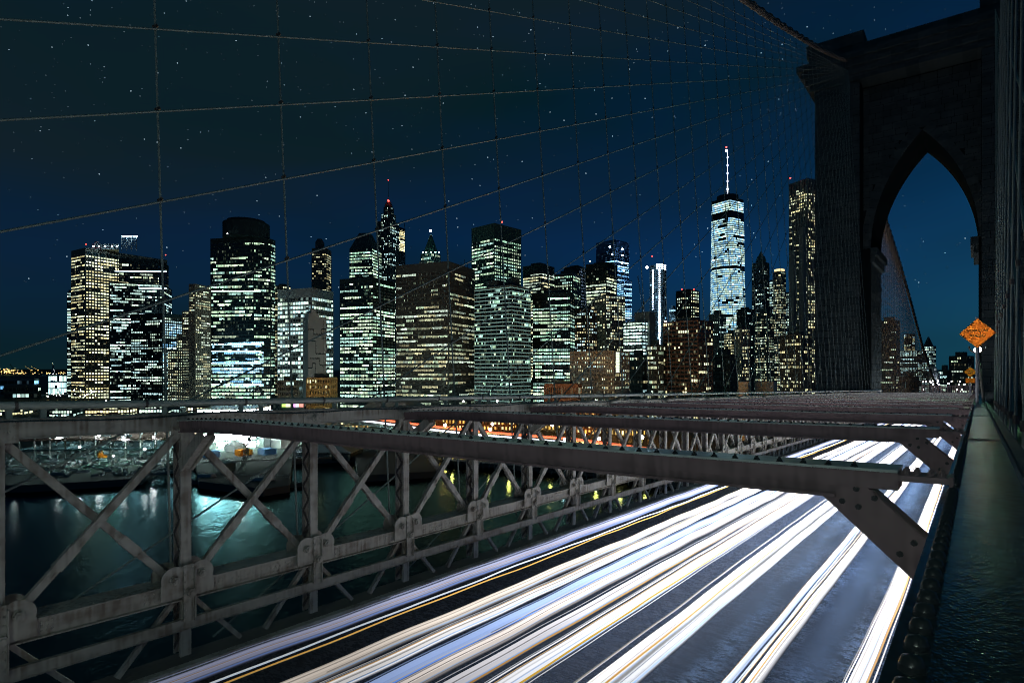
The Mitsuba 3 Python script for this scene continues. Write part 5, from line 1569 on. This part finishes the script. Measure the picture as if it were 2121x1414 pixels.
# harbour edge, far left
fh = Bldg('ferry_hall', 'bright bluish white ferry hall at the far left end of the skyline', 'building')
pts, z1 = fh.box(100, 137, 146, 778, 960, 3, 8, 2, p=0.97, beta=20, pal='cool', fac='mat_grey', style='grid', wr=0.9, hr=0.85, power=1.5, run=0.3)
fh.part('roof', MB().prism(fh.foot(70, 137, 146, 955, 20), z1, z1 + 2.2), 'mat_dark')
fh.done()
simple('terminal_block', 'low terminal block with blue lit windows at the left edge', -30, 70, 80, 786, 920, 3, 20, 2, 0.45, cat='building', pal='blue', fac='mat_grey', style='band', wr=0.9, hr=0.6, beta=15, roof=False, power=1.0)
simple('dark_quay_shed', 'dark quay shed with two lit windows in front of the terminal', 8, 78, 84, 800, 820, 2, 8, 2, 0.3, cat='building', pal='cool', fac='mat_dark', style='grid', beta=15, roof=False)
for i in range(26):
    street_lamp('small orange quay lamp between the ferry hall and the tan tower', rng.uniform(96, 200), rng.uniform(806, 822), rng.uniform(735, 790), (160, 75, 18) if rng.random() < 0.8 else (150, 140, 120), 0.42, 0.0, 'quay_lamp', 'orange lamps on the far left quay')
fl = MB()
for i in range(150):
    px, py = rng.uniform(-30, 138), 771 + abs(rng.normal(0, 3.2))
    if i < 45:
        px, py = rng.normal(18, 12), 771 - abs(rng.normal(0, 4))
    lamp_head(fl, [*at(px, 5600), hz(py, 5600)], rng.uniform(1.2, 3.6))
tag(put('shore_lights', fl, 'mat_lamp', emit=(4.5, 2.9, 1.0), kind='stuff'), 'golden lights of the far harbour shore at the left edge', 'lights', kind='stuff')
for px, py0, px1, py1, lab in ((25, 773, 21, 754, 'golden lit harbour crane, leftmost, beside the cluster of lights'), (60, 774, 53, 758, 'golden lit harbour crane, left one of the close pair'), (74, 774, 66, 758, 'golden lit harbour crane, right one of the close pair')):
    k = thing('harbour_crane', lab, 'crane', 'harbour cranes on the far shore')
    d = 5500
    A, B_ = np.array([*at(px + 4, d), hz(765, d)]), np.array([*at(px1, d), hz(py1, d)])
    put('boom', MB().bar(A, B_, 5, 5), 'mat_yellow', k)
    put('legs', MB().box(A[0] - 3, A[0] + 3, A[1] - 3, A[1] + 3, WZ, A[2]).box(A[0] + 22, A[0] + 28, A[1] - 3, A[1] + 3, WZ, A[2]).bar(A - [10, 0, 0], A + [45, 0, 0], 4, 4), 'mat_yellow', k)
    lm = MB()
    for q in np.linspace(0, 1, 7):
        lamp_head(lm, A + (B_ - A) * q - [0, 0, 3], 2.2)
    for q in range(5):
        lamp_head(lm, A + [q * 9 - 4, 0, -6], 2.4)
    put('lights', lm, 'mat_lamp', k, emit=(3.4, 2.3, 0.7), kind='stuff')
# far statue
sta = thing('harbour_statue', 'tiny pale green floodlit statue with a raised torch on the far left horizon', 'statue')
d = 4300.0
q = at(110, d)
S = lambda z: WZ + z
put('pedestal', MB().prism([q + [-24, -24], q + [24, -24], q + [24, 24], q + [-24, 24]], S(0), S(12), 0.85).prism([q + [-11, -11], q + [11, -11], q + [11, 11], q + [-11, 11]], S(12), S(47), 0.7), 'mat_beige', sta)
rb = MB()
for z0, r0, z1, r1 in ((47, 7.0, 60, 6.0), (60, 6.0, 70, 4.6), (70, 4.6, 77, 5.0), (77, 5.0, 80, 2.0), (80, 1.7, 84, 2.2), (84, 2.2, 87, 1.2)):
    rb.cyl([*q, S(z0)], [*q, S(z1)], r0, 10, r1)
rt_ = np.array([CS, SN])
rb.cyl([*(q - rt_ * 3.6), S(75.5)], [*(q - rt_ * 6.0), S(88)], 1.6, 6, 1.1).cyl([*(q + rt_ * 4.2), S(75)], [*(q + rt_ * 5.4), S(66)], 1.5, 6, 1.3).obox([*(q + rt_ * 5.6), S(68)], [*(rt_ * 1.2), 0], [-SN * 1.0, CS * 1.0, 0], [0, 0, 3.4])
for a in np.linspace(-1.1, 1.1, 7):
    rb.cyl([*q, S(86)], [*(q + rt_ * math.sin(a) * 4.4), S(86 + math.cos(a) * 4.4)], 0.5, 4, 0.15)
put('figure', rb, 'mat_teal', sta)
put('torch', MB().cyl([*(q - rt_ * 6.0), S(88)], [*(q - rt_ * 6.0), S(90)], 1.0, 8, 1.9).cyl([*(q - rt_ * 6.0), S(90)], [*(q - rt_ * 6.0), S(94)], 1.5, 8, 0.2), 'mat_lamp', sta, emit=(4, 3.6, 2))
lm = MB()
vd = q / np.linalg.norm(q)
for sx in (-1, 0, 1):
    lamp_head(lm, [*(q - vd * 48 + rt_ * sx * 26), S(14)], 2.0)
put('floodlight', lm, 'mat_lamp', sta, emit=(420, 520, 470), w=0.25, kind='stuff')

# ---- under the tower: walkway fence across the roadway and lamps
fn_ = thing('walkway_fence', 'picket fence across the roadway at the foot of the tower arch', 'fence')
pk = MB()
for x in np.arange(-5.2, 0.15, 0.16):
    pk.box(x - 0.025, x + 0.025, 85.98, 86.02, -0.85, 0.35)
for x in (-5.2, -3.4, -1.7, 0.1):
    pk.box(x - 0.07, x + 0.07, 85.93, 86.07, -0.9, 0.45)
put('pickets', pk, 'mat_beam', fn_, True, kind='stuff')
put('rail', MB().box(-5.3, 0.2, 85.97, 86.03, 0.30, 0.37).box(-5.3, 0.2, 85.97, 86.03, -0.75, -0.68), 'mat_beam', fn_, True)
put('floor_beam', MB().box(-11, 0.2, 85.8, 88.9, -1.2, -0.88), 'mat_beam', fn_, True)
for i, (px, py, lab) in enumerate(((1982, 806, 'left one of the two close yellow lamps behind the picket fence'), (1992, 806, 'right one of the two close yellow lamps behind the picket fence'), (1911, 806, 'yellow lamp at the left end of the picket fence'))):
    street_lamp(lab, px, py, 240, (120, 70, 16), 0.3, 0.1, 'arch_lamp')
for i in range(12):
    street_lamp('cold white lamp among the streets beyond the arch', rng.uniform(1890, 2000), rng.uniform(788, 803), rng.uniform(330, 480), (90, 110, 140), 0.4, 0.05, 'plaza_lamp', 'cold white lamps beyond the arch')

# stars
st = MB()
rng = np.random.default_rng(8)
o = trimesh.creation.icosahedron()
col = []
for i in range(900):
    px, py = rng.uniform(-20, 2140), rng.uniform(-10, 640) if rng.random() < 0.8 else rng.uniform(-10, 300)
    d = 12000.0
    mag = rng.pareto(1.6)
    r = 4.6 + 1.9 * min(mag, 2.2)
    p = at(px, d)
    st.add(o.vertices * r + [*p, hz(py, d)], o.faces)
    br = 0.16 + 0.33 * min(mag, 3)
    col += [np.array([0.62, 0.85, 1.0]) * br] * 12
put('stars', st, 'mat_lamp', emit=1, color=np.array(col), kind='stuff')
labels['stars'].update(label='scattered faint stars across the night sky', category='stars')
